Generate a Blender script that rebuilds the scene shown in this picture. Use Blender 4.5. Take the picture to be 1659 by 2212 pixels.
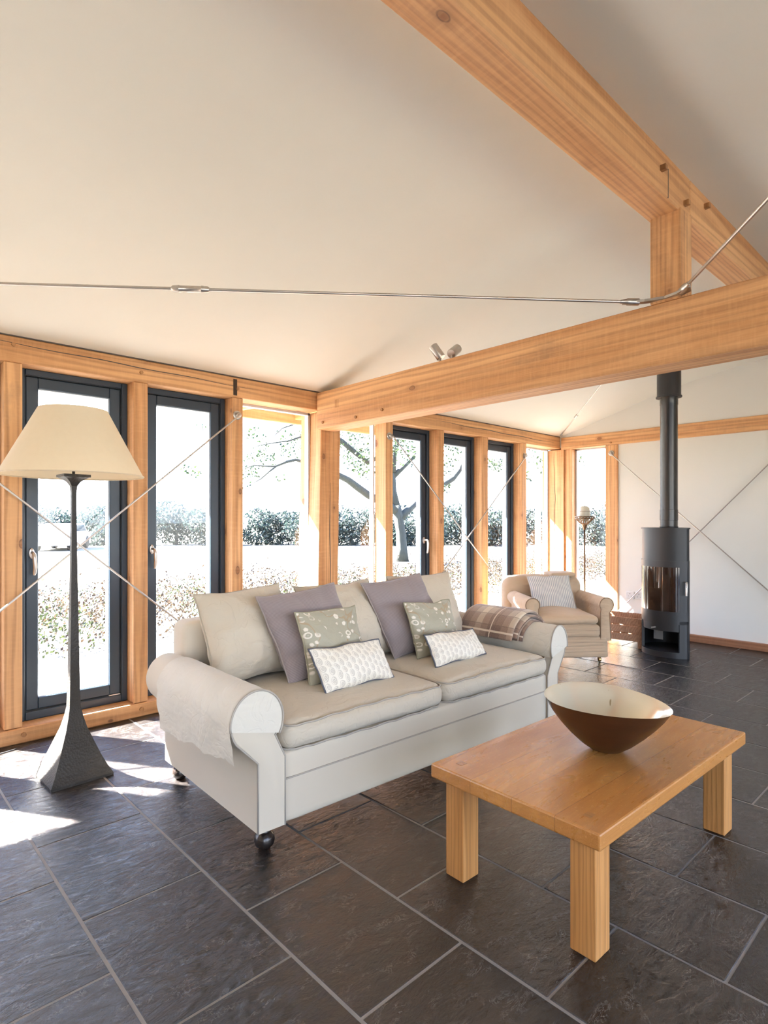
import bpy, bmesh, math, random
from mathutils import Vector, Matrix, noise as mn

for o in list(bpy.data.objects):
    bpy.data.objects.remove(o, do_unlink=True)
SC = bpy.context.scene
COL = SC.collection
R = math.radians

# ------------------------------------------------------------------ camera
cam = bpy.data.cameras.new('camera')
cam.sensor_fit = 'HORIZONTAL'; cam.sensor_width = 36.0
cam.lens = 1270.0 / 1659.0 * 36.0
cam.shift_y = (1125 - 1106) / 1659.0
cam.clip_start = 0.02; cam.clip_end = 2000
camo = bpy.data.objects.new('camera', cam); COL.objects.link(camo)
camo.location = (0, 0, 1.28)
TH = math.atan2(1355.5, 1270)            # angle between the view axis and +X
camo.rotation_euler = (R(90), 0, TH - R(90))
SC.camera = camo

# ------------------------------------------------------------------ world, sun, exposure
SKY = 10.0
SUN = 255.0
W = bpy.data.worlds.new('sky'); SC.world = W; W.use_nodes = True
wn = W.node_tree; wn.nodes.clear()
wo = wn.nodes.new('ShaderNodeOutputWorld'); wb = wn.nodes.new('ShaderNodeBackground')
wt = wn.nodes.new('ShaderNodeTexCoord'); ws = wn.nodes.new('ShaderNodeSeparateXYZ')
wr = wn.nodes.new('ShaderNodeValToRGB')
wr.color_ramp.elements[0].position = 0.0; wr.color_ramp.elements[0].color = (0.86, 0.93, 1.0, 1)
wr.color_ramp.elements[1].position = 0.6; wr.color_ramp.elements[1].color = (0.30, 0.50, 1.0, 1)
wn.links.new(wt.outputs['Generated'], ws.inputs[0]); wn.links.new(ws.outputs[2], wr.inputs[0])
wn.links.new(wr.outputs[0], wb.inputs[0]); wb.inputs[1].default_value = SKY
wn.links.new(wb.outputs[0], wo.inputs[0])
sl = bpy.data.lights.new('sun', 'SUN'); sl.energy = SUN; sl.angle = R(0.8); sl.color = (1.0, 0.96, 0.90)
so = bpy.data.objects.new('sun', sl); COL.objects.link(so)
so.location = (-6, 12, 10)
so.rotation_euler = Vector((0.64, -1.0, -1.0)).to_track_quat('-Z', 'Y').to_euler()
SC.view_settings.view_transform = 'Standard'
SC.view_settings.look = 'None'
SC.view_settings.gamma = 1.0
SC.view_settings.exposure = -0.04
SC.view_settings.use_curve_mapping = False
SC.cycles.use_adaptive_sampling = True; SC.cycles.adaptive_threshold = 0.045
SC.cycles.max_bounces = 7; SC.cycles.diffuse_bounces = 4; SC.cycles.glossy_bounces = 3
SC.cycles.transmission_bounces = 4; SC.cycles.transparent_max_bounces = 12
SC.cycles.caustics_reflective = False; SC.cycles.caustics_refractive = False
SC.cycles.sample_clamp_indirect = 6.0
SC.cycles.use_denoising = True

# ------------------------------------------------------------------ material helpers
class NT:
    def __init__(s, name):
        s.m = bpy.data.materials.new(name); s.m.use_nodes = True
        s.t = s.m.node_tree; s.t.nodes.clear()
        s.out = s.t.nodes.new('ShaderNodeOutputMaterial')
    def n(s, typ, **kw):
        q = s.t.nodes.new(typ)
        for k, v in kw.items():
            if k.startswith('i_'):
                q.inputs[k[2:].replace('_', ' ')].default_value = v
            else: setattr(q, k, v)
        return q
    def l(s, a, b): s.t.links.new(a, b)
    def put(s, sock, v):
        if isinstance(v, bpy.types.NodeSocket): s.l(v, sock)
        else: sock.default_value = v
    def math(s, op, a, b=None, c=None):
        q = s.t.nodes.new('ShaderNodeMath'); q.operation = op
        for i, v in enumerate((a, b, c)):
            if v is not None: s.put(q.inputs[i], v)
        return q.outputs[0]
    def mix(s, fac, a, b, mode='MIX'):
        q = s.t.nodes.new('ShaderNodeMix'); q.data_type = 'RGBA'; q.blend_type = mode
        s.put(q.inputs[0], fac)
        for sock, v in ((q.inputs[6], a), (q.inputs[7], b)):
            s.put(sock, (*v, 1) if isinstance(v, tuple) and len(v) == 3 else v)
        return q.outputs[2]
    def ramp(s, fac, *stops):
        q = s.t.nodes.new('ShaderNodeValToRGB'); e = q.color_ramp.elements
        while len(e) < len(stops): e.new(0.5)
        for k, (p, c) in enumerate(stops):
            e[k].position = p
            e[k].color = (c, c, c, 1) if isinstance(c, (int, float)) else (*c, 1)
        s.put(q.inputs[0], fac); return q.outputs[0]
    def coord(s, kind='Object', scale=(1, 1, 1), rand=True, rot=(0, 0, 0)):
        tc = s.n('ShaderNodeTexCoord'); mp = s.n('ShaderNodeMapping')
        mp.inputs['Scale'].default_value = scale; mp.inputs['Rotation'].default_value = rot
        src = tc.outputs[kind]
        if rand:
            oi = s.n('ShaderNodeObjectInfo'); va = s.n('ShaderNodeVectorMath', operation='MULTIPLY_ADD')
            s.l(oi.outputs['Random'], va.inputs[0]); va.inputs[1].default_value = (7.3, 11.9, 5.1)
            s.l(src, va.inputs[2]); src = va.outputs[0]
        s.l(src, mp.inputs[0]); return mp.outputs[0]
    def noise(s, vec, scale, detail=4, rough=0.5, dist=0.0):
        q = s.n('ShaderNodeTexNoise'); s.l(vec, q.inputs['Vector'])
        q.inputs['Scale'].default_value = scale; q.inputs['Detail'].default_value = detail
        q.inputs['Roughness'].default_value = rough; q.inputs['Distortion'].default_value = dist
        return q.outputs['Fac']
    def bsdf(s, color, rough=0.6, metal=0.0, bump=None, bstr=0.3, bdist=0.01, **kw):
        p = s.t.nodes.new('ShaderNodeBsdfPrincipled')
        s.put(p.inputs['Base Color'], (*color, 1) if isinstance(color, tuple) else color)
        s.put(p.inputs['Roughness'], rough); s.put(p.inputs['Metallic'], metal)
        for k, v in kw.items(): s.put(p.inputs[k.replace('_', ' ')], v)
        if bump is not None:
            b = s.n('ShaderNodeBump'); b.inputs['Strength'].default_value = bstr
            b.inputs['Distance'].default_value = bdist; s.l(bump, b.inputs['Height'])
            s.l(b.outputs[0], p.inputs['Normal'])
        s.l(p.outputs[0], s.out.inputs[0]); return p

def simple(name, col, rough=0.6, metal=0.0, nscale=30, var=0.12, bstr=0.05):
    t = NT(name); v = t.coord(); f = t.noise(v, nscale, 3)
    dark = tuple(c * (1 - var) for c in col)
    t.bsdf(t.mix(f, dark, col), rough, metal, bump=f, bstr=bstr, bdist=0.002); return t.m

def wood(name, axis, light=(0.69, 0.385, 0.18), dark=(0.47, 0.215, 0.08), knots=True, rough=0.62, fine=1.0, gscale=1.0):
    """sawn softwood; the grain runs along the given axis"""
    t = NT(name)
    def vec(along, across):
        sc = [across] * 3; sc[axis] = along
        return t.coord(scale=tuple(sc))
    g = t.noise(vec(0.35 * gscale, 5.5 * gscale), 1.0, 5, 0.55, 1.4)
    w = t.n('ShaderNodeTexWave'); w.wave_type = 'RINGS'
    w.rings_direction = 'XYZ'[axis] if axis < 3 else 'X'
    t.l(vec(0.22 * gscale, 5.0 * gscale), w.inputs['Vector'])
    w.inputs['Scale'].default_value = 2.6; w.inputs['Distortion'].default_value = 11.0
    w.inputs['Detail'].default_value = 3; w.inputs['Detail Scale'].default_value = 0.7
    f = t.noise(vec(4 * fine, 140 * fine), 1.0, 3, 0.6)
    col = t.mix(t.ramp(g, (0.38, 0.0), (0.62, 1.0)), light, dark)
    col = t.mix(t.math('MULTIPLY', t.ramp(w.outputs['Fac'], (0.45, 0.0), (0.95, 1.0)), 0.55), col, tuple(c * 0.66 for c in dark))
    col = t.mix(t.math('MULTIPLY', t.ramp(f, (0.35, 0.0), (0.75, 1.0)), 0.28), col, tuple(c * 1.15 for c in light))
    h = t.math('ADD', t.math('MULTIPLY', w.outputs['Fac'], 0.4), f)
    if knots:
        vo = t.n('ShaderNodeTexVoronoi'); t.l(vec(3.0, 5.2), vo.inputs['Vector']); vo.inputs['Scale'].default_value = 1.0
        vo.inputs['Randomness'].default_value = 1.0
        d = t.math('ADD', vo.outputs['Distance'], t.math('MULTIPLY', t.math('SUBTRACT', g, 0.5), 0.07))
        col = t.mix(t.ramp(d, (0.0, 1.0), (0.06, 0.85), (0.085, 0.4), (0.22, 0.0)), col, (0.24, 0.095, 0.035))
        col = t.mix(t.ramp(d, (0.055, 0.0), (0.07, 0.8), (0.09, 0.0)), col, (0.10, 0.04, 0.02))
    sm = t.noise(vec(1.1, 2.6), 1.0, 6, 0.7)
    col = t.mix(t.math('MULTIPLY', t.ramp(sm, (0.60, 0.0), (0.76, 1.0)), 0.45), col, (0.13, 0.085, 0.06))
    saw = t.noise(vec(60, 9), 1.0, 2, 0.6)
    col = t.mix(t.math('MULTIPLY', t.ramp(saw, (0.45, 0.0), (0.75, 1.0)), 0.16 if knots else 0.0), col, tuple(min(1, c * 1.25) for c in light))
    t.bsdf(col, rough, bump=h, bstr=0.3, bdist=0.003)
    return t.m

def fabric(name, col, wr_scale=5.0, wr=0.5, dist=0.02, var=0.1, sheen=0.15, stretch=(1, 1, 1), crease=0.0):
    t = NT(name); v = t.coord(scale=stretch)
    big = t.noise(v, wr_scale, 3, 0.5, 0.9)
    ridg = t.math('ABSOLUTE', t.math('SUBTRACT', t.noise(v, wr_scale * 1.7, 2, 0.5, 1.6), 0.5))
    weave = t.noise(t.coord(rand=False), 420, 2)
    fold = t.noise(t.coord(scale=(stretch[0] * 0.6, stretch[1] * 1.0, stretch[2] * 2.2), rot=(0.3, 0.5, 0.2)), wr_scale * 1.3, 2, 0.5, 0.5)
    h = t.math('ADD', t.math('ADD', t.math('MULTIPLY', big, 0.4), t.math('MULTIPLY', fold, 0.6)), t.math('ADD', t.math('MULTIPLY', t.ramp(ridg, (0.0, 0.0), (0.05, 1.0)), crease), t.math('MULTIPLY', weave, 0.03)))
    c = t.mix(t.noise(v, 3.0, 5), tuple(q * (1 - var) for q in col), col)
    t.bsdf(c, 0.92, bump=h, bstr=wr, bdist=dist, Sheen_Weight=sheen, Specular_IOR_Level=0.2)
    return t.m

WX = wood('sawn larch along x', 0); WY = wood('sawn larch along y', 1); WZ = wood('sawn larch upright', 2)
PEG = wood('peg wood', 2, (0.42, 0.21, 0.08), (0.28, 0.12, 0.045), knots=False)
OAKX = wood('oiled oak planks', 0, (0.58, 0.275, 0.095), (0.47, 0.205, 0.062), knots=False, rough=0.33, gscale=2.2)
def oak_top():
    t = NT('oiled oak planks')
    tc = t.n('ShaderNodeTexCoord'); sp = t.n('ShaderNodeSeparateXYZ'); t.l(tc.outputs['Object'], sp.inputs[0])
    idx = None; line = None
    for c_ in (0.145, 0.30, 0.47):
        g_ = t.math('GREATER_THAN', sp.outputs[1], c_); idx = g_ if idx is None else t.math('ADD', idx, g_)
        l_ = t.math('LESS_THAN', t.math('ABSOLUTE', t.math('SUBTRACT', sp.outputs[1], c_)), 0.0011); line = l_ if line is None else t.math('MAXIMUM', line, l_)
    cm = t.n('ShaderNodeCombineXYZ'); t.l(t.math('MULTIPLY', idx, 3.7), cm.inputs[0]); t.l(t.math('MULTIPLY', idx, 1.3), cm.inputs[2])
    va = t.n('ShaderNodeVectorMath', operation='ADD'); t.l(tc.outputs['Object'], va.inputs[0]); t.l(cm.outputs[0], va.inputs[1])
    def vec(a, b):
        m = t.n('ShaderNodeMapping'); m.inputs['Scale'].default_value = (a, b, b); t.l(va.outputs[0], m.inputs[0]); return m.outputs[0]
    g = t.noise(vec(1.6, 9), 1.0, 5, 0.6, 1.6); f = t.noise(vec(10, 260), 1.0, 3, 0.65); fl = t.noise(vec(60, 150), 1.0, 2, 0.5, 0.6)
    w = t.n('ShaderNodeTexWave'); w.wave_type = 'RINGS'; w.rings_direction = 'X'; t.l(vec(0.5, 7), w.inputs['Vector']); w.inputs['Scale'].default_value = 3; w.inputs['Distortion'].default_value = 9; w.inputs['Detail'].default_value = 3; w.inputs['Detail Scale'].default_value = 0.6
    tone = t.math('FRACT', t.math('MULTIPLY', t.math('ADD', idx, 1.3), 0.618))
    c = t.mix(t.ramp(g, (0.3, 0.0), (0.7, 1.0)), (0.54, 0.255, 0.070), (0.38, 0.160, 0.036))
    c = t.mix(t.math('MULTIPLY', tone, 0.55), c, (0.36, 0.14, 0.035))
    c = t.mix(t.math('MULTIPLY', t.ramp(w.outputs['Fac'], (0.6, 0.0), (1.0, 1.0)), 0.3), c, (0.33, 0.125, 0.035))
    c = t.mix(t.math('MULTIPLY', t.ramp(f, (0.4, 0.0), (0.7, 1.0)), 0.30), c, (0.58, 0.28, 0.085))
    c = t.mix(t.math('MULTIPLY', t.ramp(fl, (0.62, 0.0), (0.7, 1.0)), 0.3), c, (0.74, 0.42, 0.18))
    c = t.mix(t.math('MULTIPLY', line, 0.85), c, (0.2, 0.08, 0.03))
    t.bsdf(c, t.ramp(g, (0.3, 0.22), (0.7, 0.36)), bump=f, bstr=0.12, bdist=0.002); return t.m
OAKX = oak_top()
OAKZ = wood('oiled oak legs', 2, (0.54, 0.26, 0.085), (0.40, 0.175, 0.048), knots=False, rough=0.4, gscale=2.0)
CRATEW = wood('weathered pine crate', 0, (0.50, 0.30, 0.19), (0.34, 0.18, 0.11), rough=0.8)
BASEW = wood('skirting board larch', 1, (0.40, 0.19, 0.10), (0.29, 0.125, 0.06), rough=0.55)

PLASTER = simple('cream plaster', (0.885, 0.865, 0.765), 0.85, nscale=6, var=0.03, bstr=0.03)
WALLP = simple('off white plaster', (0.84, 0.82, 0.76), 0.85, nscale=6, var=0.03, bstr=0.03)
NAVY = simple('dark blue grey painted frame', (0.018, 0.035, 0.058), 0.38, var=0.1)
SEAL = simple('black gasket', (0.01, 0.011, 0.013), 0.6)
ALU = simple('pale aluminium bead', (0.62, 0.65, 0.68), 0.4, 0.2)
STEEL = simple('brushed stainless steel', (0.50, 0.46, 0.42), 0.32, 0.9, nscale=80)
SATIN = simple('satin nickel handle', (0.66, 0.61, 0.56), 0.3, 0.85)
GAP = simple('dark crack and painted shadow', (0.12, 0.10, 0.09), 0.9)
WHITEP = simple('white plastic', (0.80, 0.80, 0.78), 0.35)

def glass(name='clear window glass', tint=(1, 1, 1)):
    t = NT(name)
    tr = t.n('ShaderNodeBsdfTransparent'); tr.inputs[0].default_value = (*tint, 1)
    gl = t.n('ShaderNodeBsdfGlossy'); gl.inputs['Roughness'].default_value = 0.01
    lw = t.n('ShaderNodeLayerWeight'); lw.inputs[0].default_value = 0.5
    fr = t.math('MULTIPLY_ADD', t.math('POWER', lw.outputs['Facing'], 5.0), 0.6, 0.03)
    mx = t.n('ShaderNodeMixShader'); t.l(fr, mx.inputs[0]); t.l(tr.outputs[0], mx.inputs[1]); t.l(gl.outputs[0], mx.inputs[2])
    t.l(mx.outputs[0], t.out.inputs[0]); return t.m
GLASS = glass()

# slate floor: per-slab tone comes from a colour attribute
t = NT('riven dark slate')
at = t.n('ShaderNodeAttribute', attribute_name='slab'); sep = t.n('ShaderNodeSeparateColor'); t.l(at.outputs['Color'], sep.inputs[0])
tc = t.n('ShaderNodeTexCoord')
va = t.n('ShaderNodeVectorMath', operation='MULTIPLY_ADD'); t.l(at.outputs['Color'], va.inputs[0]); va.inputs[1].default_value = (31, 17, 5); t.l(tc.outputs['Object'], va.inputs[2])
mp = t.n('ShaderNodeMapping'); t.l(va.outputs[0], mp.inputs[0]); mp.inputs['Scale'].default_value = (1.0, 1.9, 1); mp.inputs['Rotation'].default_value = (0, 0, R(25))
v = mp.outputs[0]
n1 = t.noise(v, 2.6, 9, 0.62, 1.2); n2 = t.noise(v, 17, 6, 0.7, 2.2); n3 = t.noise(v, 70, 4, 0.7, 0.6)
base = t.mix(sep.outputs[0], (0.010, 0.0095, 0.0095), (0.020, 0.018, 0.017))
base = t.mix(t.math('MULTIPLY', t.ramp(n1, (0.35, 0), (0.7, 1)), 0.6), base, (0.028, 0.022, 0.0195))
scr = t.math('ABSOLUTE', t.math('SUBTRACT', t.noise(v, 5.5, 8, 0.75, 1.8), 0.5))
scr = t.math('MULTIPLY', t.ramp(scr, (0.0, 1.0), (0.008, 0.0)), t.ramp(t.noise(v, 9, 2), (0.50, 0.0), (0.60, 1.0)))
base = t.mix(t.math('MULTIPLY', scr, 0.6), base, (0.32, 0.29, 0.26))
terr = t.ramp(n1, (0.30, 0.0), (0.36, 0.22), (0.44, 0.26), (0.47, 0.5), (0.56, 0.55), (0.58, 0.8), (0.7, 1.0))
hgt = t.math('ADD', t.math('ADD', t.math('MULTIPLY', terr, 1.1), t.math('MULTIPLY', n2, 1.1)), t.math('MULTIPLY', n3, 0.3))
t.bsdf(base, t.ramp(n2, (0.3, 0.09), (0.7, 0.22)), bump=hgt, bstr=0.65, bdist=0.006, Specular_IOR_Level=0.62)
SLATE = t.m
GROUT = simple('pale grey grout', (0.24, 0.215, 0.19), 0.8, nscale=60)

# ------------------------------------------------------------------ mesh helpers
def new(): return bmesh.new()
def box(bm, x0, x1, y0, y1, z0, z1, bev=0.0, seg=1):
    g = bmesh.ops.create_cube(bm, size=1.0); vs = g['verts']
    for q in vs:
        q.co = Vector(((x0 + x1) / 2 + q.co.x * (x1 - x0), (y0 + y1) / 2 + q.co.y * (y1 - y0), (z0 + z1) / 2 + q.co.z * (z1 - z0)))
    if bev > 0:
        es = list({e for q in vs for e in q.link_edges})
        bmesh.ops.bevel(bm, geom=es, offset=bev, segments=seg, affect='EDGES', profile=0.5)
    return bm
def tube(bm, pts, r, n=10, cap=True, closed=False):
    pts = [Vector(p) for p in pts]; rr = r if isinstance(r, (list, tuple)) else [r] * len(pts)
    rings = []; up = None; N = len(pts)
    for i, p in enumerate(pts):
        if closed: d = pts[(i + 1) % N] - pts[i - 1]
        else: d = pts[min(i + 1, N - 1)] - pts[max(i - 1, 0)]
        d.normalize()
        if up is None:
            up = Vector((0, 0, 1)) if abs(d.z) < 0.9 else Vector((1, 0, 0))
        a = d.cross(up)
        if a.length < 1e-6: a = d.orthogonal()
        a.normalize(); b = a.cross(d); b.normalize(); up = b
        rings.append([bm.verts.new(p + (a * math.cos(2 * math.pi * k / n) + b * math.sin(2 * math.pi * k / n)) * rr[i]) for k in range(n)])
    rng = range(N if closed else N - 1)
    for i in rng:
        A = rings[i]; B = rings[(i + 1) % N]
        for k in range(n): bm.faces.new((A[k], A[(k + 1) % n], B[(k + 1) % n], B[k]))
    if cap and not closed:
        bm.faces.new(rings[0][::-1]); bm.faces.new(rings[-1])
    return bm
def lathe(bm, prof, n=32, c=(0, 0, 0), cap=True, mat=None):
    rings = []
    for r_, z in prof:
        if r_ < 1e-5: rings.append([bm.verts.new(Vector((0, 0, z)))])
        else: rings.append([bm.verts.new(Vector((r_ * math.cos(2 * math.pi * k / n), r_ * math.sin(2 * math.pi * k / n), z))) for k in range(n)])
    new_v = [q for g in rings for q in g]
    for A, B in zip(rings, rings[1:]):
        for k in range(n):
            k2 = (k + 1) % n
            if len(A) == 1 and len(B) == 1: continue
            if len(A) == 1: bm.faces.new((A[0], B[k2], B[k]))
            elif len(B) == 1: bm.faces.new((A[k], A[k2], B[0]))
            else: bm.faces.new((A[k], A[k2], B[k2], B[k]))
    if cap:
        if len(rings[0]) > 1: bm.faces.new(rings[0][::-1])
        if len(rings[-1]) > 1: bm.faces.new(rings[-1])
    M = mat if mat is not None else Matrix.Translation(Vector(c))
    for q in new_v: q.co = M @ q.co
    return bm
def prism(bm, poly, a0, a1, axis='y'):
    """extrude a 2D outline: axis y -> outline is (x,z); axis x -> outline (y,z); axis z -> outline (x,y)"""
    def P(p, a):
        return {'y': (p[0], a, p[1]), 'x': (a, p[0], p[1]), 'z': (p[0], p[1], a)}[axis]
    A = [bm.verts.new(P(p, a0)) for p in poly]; B = [bm.verts.new(P(p, a1)) for p in poly]; n = len(poly)
    for k in range(n): bm.faces.new((A[k], A[(k + 1) % n], B[(k + 1) % n], B[k]))
    bm.faces.new(A[::-1]); bm.faces.new(B); return bm
def rbox(bm, x0, x1, y0, y1, z0, z1, r, crown=0.0, n=14, wob=0.0, seed=0, belly=0.0):
    """soft upholstered block with rounded edges, a crowned top and a slight bulge"""
    before = set(bm.verts)
    g = bmesh.ops.create_cube(bm, size=2.0)
    es = list({e for q in g['verts'] for e in q.link_edges})
    bmesh.ops.subdivide_edges(bm, edges=es, cuts=n, use_grid_fill=True)
    vs = [q for q in bm.verts if q not in before]
    hx, hy, hz = (x1 - x0) / 2, (y1 - y0) / 2, (z1 - z0) / 2
    r = min(r, hx * .98, hy * .98, hz * .98)
    C = Vector(((x0 + x1) / 2, (y0 + y1) / 2, (z0 + z1) / 2))
    f = lambda a: math.copysign(1 - max(0.0, 1 - abs(a)) ** 1.5, a)
    for q in vs:
        a, b, c = f(q.co.x), f(q.co.y), f(q.co.z)
        p = Vector((a * hx, b * hy, c * hz))
        inn = Vector((max(-hx + r, min(hx - r, p.x)), max(-hy + r, min(hy - r, p.y)), max(-hz + r, min(hz - r, p.z))))
        d = p - inn
        if d.length > 1e-9:
            d = d.normalized() * r; p = inn + d
        if c > 0: p.z += crown * (1 - a * a) * (1 - b * b) * c
        p.x += belly * math.copysign((1 - b * b) * (1 - c * c), a) if abs(a) > 0.98 else 0
        p.y += belly * math.copysign((1 - a * a) * (1 - c * c), b) if abs(b) > 0.98 else 0
        if wob:
            w_ = mn.noise(Vector((p.x * 4 + seed, p.y * 4, p.z * 5))) * wob + mn.noise(Vector((p.x * 11 + seed, p.y * 11, p.z * 9))) * wob * 0.4
            p += Vector((0.3, 0.5, 1.0)) * w_
        q.co = p + C
    return bm

def obj(name, bm, mat, parent=None, smooth=False, auto=None, **props):
    bmesh.ops.recalc_face_normals(bm, faces=bm.faces)
    me = bpy.data.meshes.new(name); 
    loc = Vector((0, 0, 0))
    if parent is None and bm.verts:
        xs = [q.co.x for q in bm.verts]; ys = [q.co.y for q in bm.verts]; zs = [q.co.z for q in bm.verts]
        loc = Vector(((min(xs) + max(xs)) / 2, (min(ys) + max(ys)) / 2, min(zs)))
        for q in bm.verts: q.co -= loc
    bm.to_mesh(me); bm.free()
    if smooth:
        for p in me.polygons: p.use_smooth = True
    o = bpy.data.objects.new(name, me); COL.objects.link(o); o.location = loc
    for m in (mat if isinstance(mat, (list, tuple)) else [mat]): me.materials.append(m)
    if parent is not None:
        o.parent = parent
        if parent.type == 'MESH':       # the mesh was given in the same frame as the parent's own
            off = parent.get('_off')
            if off is not None: o.location = -Vector(off)
    else: o['_off'] = loc[:]
    if auto:
        me.set_sharp_from_angle(angle=R(auto)) if hasattr(me, 'set_sharp_from_angle') else None
    for k, q in props.items(): o[k] = q
    return o
def thing(name, label, cat, loc=(0, 0, 0), rz=0.0, group=None, rx=0.0, ry=0.0):
    o = bpy.data.objects.new(name, None); COL.objects.link(o); o.empty_display_size = 0.1
    o.location = loc; o.rotation_euler = (rx, ry, rz); tag(o, label, cat, group); return o
def tag(o, label, cat, group=None):
    o['label'] = label; o['category'] = cat
    if group: o['group'] = group
    return o
def struct(name, bm, mat, parent=None, **kw):
    o = obj(name, bm, mat, parent, **kw)
    if parent is None: o['kind'] = 'structure'
    return o
def sempty(name, loc=(0, 0, 0)):
    o = bpy.data.objects.new(name, None); COL.objects.link(o); o.location = loc; o['kind'] = 'structure'; return o
def bx(*a, **k): return box(new(), *a, **k)

# ------------------------------------------------------------------ key planes
YW = 3.90      # inner face of the window wall timbers
XG = 6.68      # inner face of the far gable wall timbers
XL = -3.0      # wall to the left, out of frame
YF = -2.3      # wall behind the camera
PZ0, PZ1 = 2.187, 2.333

# ------------------------------------------------------------------ floor
bm = new(); cl = bm.loops.layers.color.new('slab')
rnd = random.Random(4)
box(bm, XL, XG + 0.2, YF, YW + 0.2, -0.06, -0.0015)
for f in bm.faces:
    f.material_index = 1
pitch = 0.4085; k0 = 0.5785
for k in range(-9, 16):
    x0 = k0 + k * pitch; x1 = x0 + pitch
    basey = (1.45 if k % 2 == 0 else 1.155) - 0.012 * k
    for j in range(-8, 8):
        y0 = basey + j * 0.577; y1 = y0 + 0.577
        a0, a1, b0, b1 = max(x0, XL), min(x1, XG + 0.1), max(y0, YF), min(y1, YW + 0.15)
        if a1 - a0 < 0.03 or b1 - b0 < 0.03: continue
        g = 0.0046; gj = 0.0036
        dz = rnd.uniform(-0.0008, 0.0008)
        nb = len(bm.faces)
        vb = new(); box(vb, a0 + g, a1 - g, b0 + gj, b1 - gj, -0.03, dz, bev=0.002)
        col = (rnd.random(), rnd.random(), rnd.random(), 1)
        mp_ = {}
        for q in vb.verts: mp_[q] = bm.verts.new(q.co)
        for f in vb.faces:
            nf = bm.faces.new([mp_[q] for q in f.verts]); nf.material_index = 0
            for lp in nf.loops: lp[cl] = col
        vb.free()
floor = struct('floor', bm, [SLATE, GROUT])

# ------------------------------------------------------------------ vaulted ceiling
prof = [(4.98, 2.40), (4.05, 2.345), (3.88, 2.338), (3.55, 2.425), (3.2, 2.532), (2.68, 2.690), (2.3, 2.778), (2.0, 2.832), (1.6, 2.885), (1.19, 2.915), (1.07, 2.917)]
rid = 1.13
half = [(y, z) for y, z in prof]
other = [(2 * rid - y, z) for y, z in half[::-1] if 2 * rid - y > YF - 0.6][1:]
line = half + other
bm = new()
pts = line + [(y, z + 0.16) for y, z in line[::-1]]
n = len(line)
xs_ = [XL - 0.3, 7.4]
grid = {}
for i, (y, z) in enumerate(line):
    for s in (0, 1):
        for xi, x in enumerate(xs_): grid[(i, s, xi)] = bm.verts.new((x, y, z + 0.16 * s))
for i in range(n - 1):
    for s in (0, 1): bm.faces.new([grid[(i, s, 0)], grid[(i + 1, s, 0)], grid[(i + 1, s, 1)], grid[(i, s, 1)]])
    for xi in (0, 1): bm.faces.new([grid[(i, 0, xi)], grid[(i + 1, 0, xi)], grid[(i + 1, 1, xi)], grid[(i, 1, xi)]])
for i in (0, n - 1): bm.faces.new([grid[(i, 0, 0)], grid[(i, 1, 0)], grid[(i, 1, 1)], grid[(i, 0, 1)]])
ceil = struct('ceiling', bm, PLASTER, smooth=True, auto=25)

def ceil_z(y):
    if y < rid: y = 2 * rid - y
    for (ya, za), (yb, zb) in zip(half, half[1:]):
        if yb <= y <= ya: return za + (zb - za) * (ya - y) / (ya - yb)
    return 2.34

# ------------------------------------------------------------------ gable wall with its narrow window
WY0, WY1 = 3.29, 3.73
XGW = XG + 0.012
def gable(y0, y1, z0, z1=None):
    ys = [y0 + (y1 - y0) * i / 14 for i in range(15)]
    top = [(y, (ceil_z(y) + 0.05) if z1 is None else z1) for y in ys]
    return top
bm = new()
prism(bm, [(3.14, 0.0), (3.14, 2.2), (YF, 2.2), (YF, 0.0)], XGW, XGW + 0.2, 'x')
prism(bm, gable(YF, 4.15, 0) + [(4.15, 2.2), (YF, 2.2)], XGW, XGW + 0.2, 'x')
prism(bm, [(WY0, -0.05), (4.15, -0.05), (4.15, 0.085), (WY0, 0.085)], XGW, XGW + 0.2, 'x')
struct('wall_right', bm, WALLP)
bm = new(); prism(bm, gable(YF, YW + .2, 0) + [(YW + .2, 0), (YF, 0)], XL - 0.2, XL, 'x'); struct('wall_left', bm, WALLP)
# wall behind the camera: piers between wide openings to the garden
bm = new()
box(bm, XL, XG, YF - 0.2, YF, 2.05, 2.5)
for a, b in ((XL, -2.3), (-0.2, 0.1), (2.6, 2.9), (5.4, XG)): box(bm, a, b, YF - 0.2, YF, 0, 2.05)
struct('wall_front', bm, WALLP)
struct('baseboard_right', bx(XG - 0.045, XG + 0.012, YF, 2.9, 0.0, 0.072, bev=0.003), BASEW)

# ------------------------------------------------------------------ window wall timbers
posts = {  # x0, x1, description
    'a': (-0.76, -0.56), 'b': (0.005, 0.10), 'c': (0.705, 0.797), 'd': (1.425, 1.517), 'e': (2.133, 2.22),
    'g': (3.678, 3.768), 'h': (4.386, 4.483), 'i': (5.103, 5.211), 'j': (5.851, 5.952)}
plab = {
    'a': 'sawn larch main post left of the camera view by the window wall',
    'b': 'sawn larch post standing left of the leftmost glazed door',
    'c': 'sawn larch post behind the tall floor lamp, at the left edge of the view',
    'd': 'sawn larch post between the two leftmost glazed doors, right of the lamp shade',
    'e': 'sawn larch post with a steel rod anchor, left of the first clear window',
    'g': 'larch post with a rod anchor, first to the right of the thick main post',
    'h': 'sawn larch post between the handled door behind the sofa and the next door',
    'i': 'sawn larch post crossed by the bracing rods behind the sofa back',
    'j': 'sawn larch post with a rod anchor, standing behind the white armchair back'}
def peg(parent, p, axis='y', r=0.011, ln=0.012):
    d = {'y': Vector((0, -1, 0)), 'x': Vector((-1, 0, 0)), '-x': Vector((1, 0, 0))}[axis]
    b = tube(new(), [Vector(p) - d * 0.01, Vector(p) + d * ln], r, 8)
    return obj('peg', b, PEG, parent)
TG = 'timber posts along the window wall'
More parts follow.
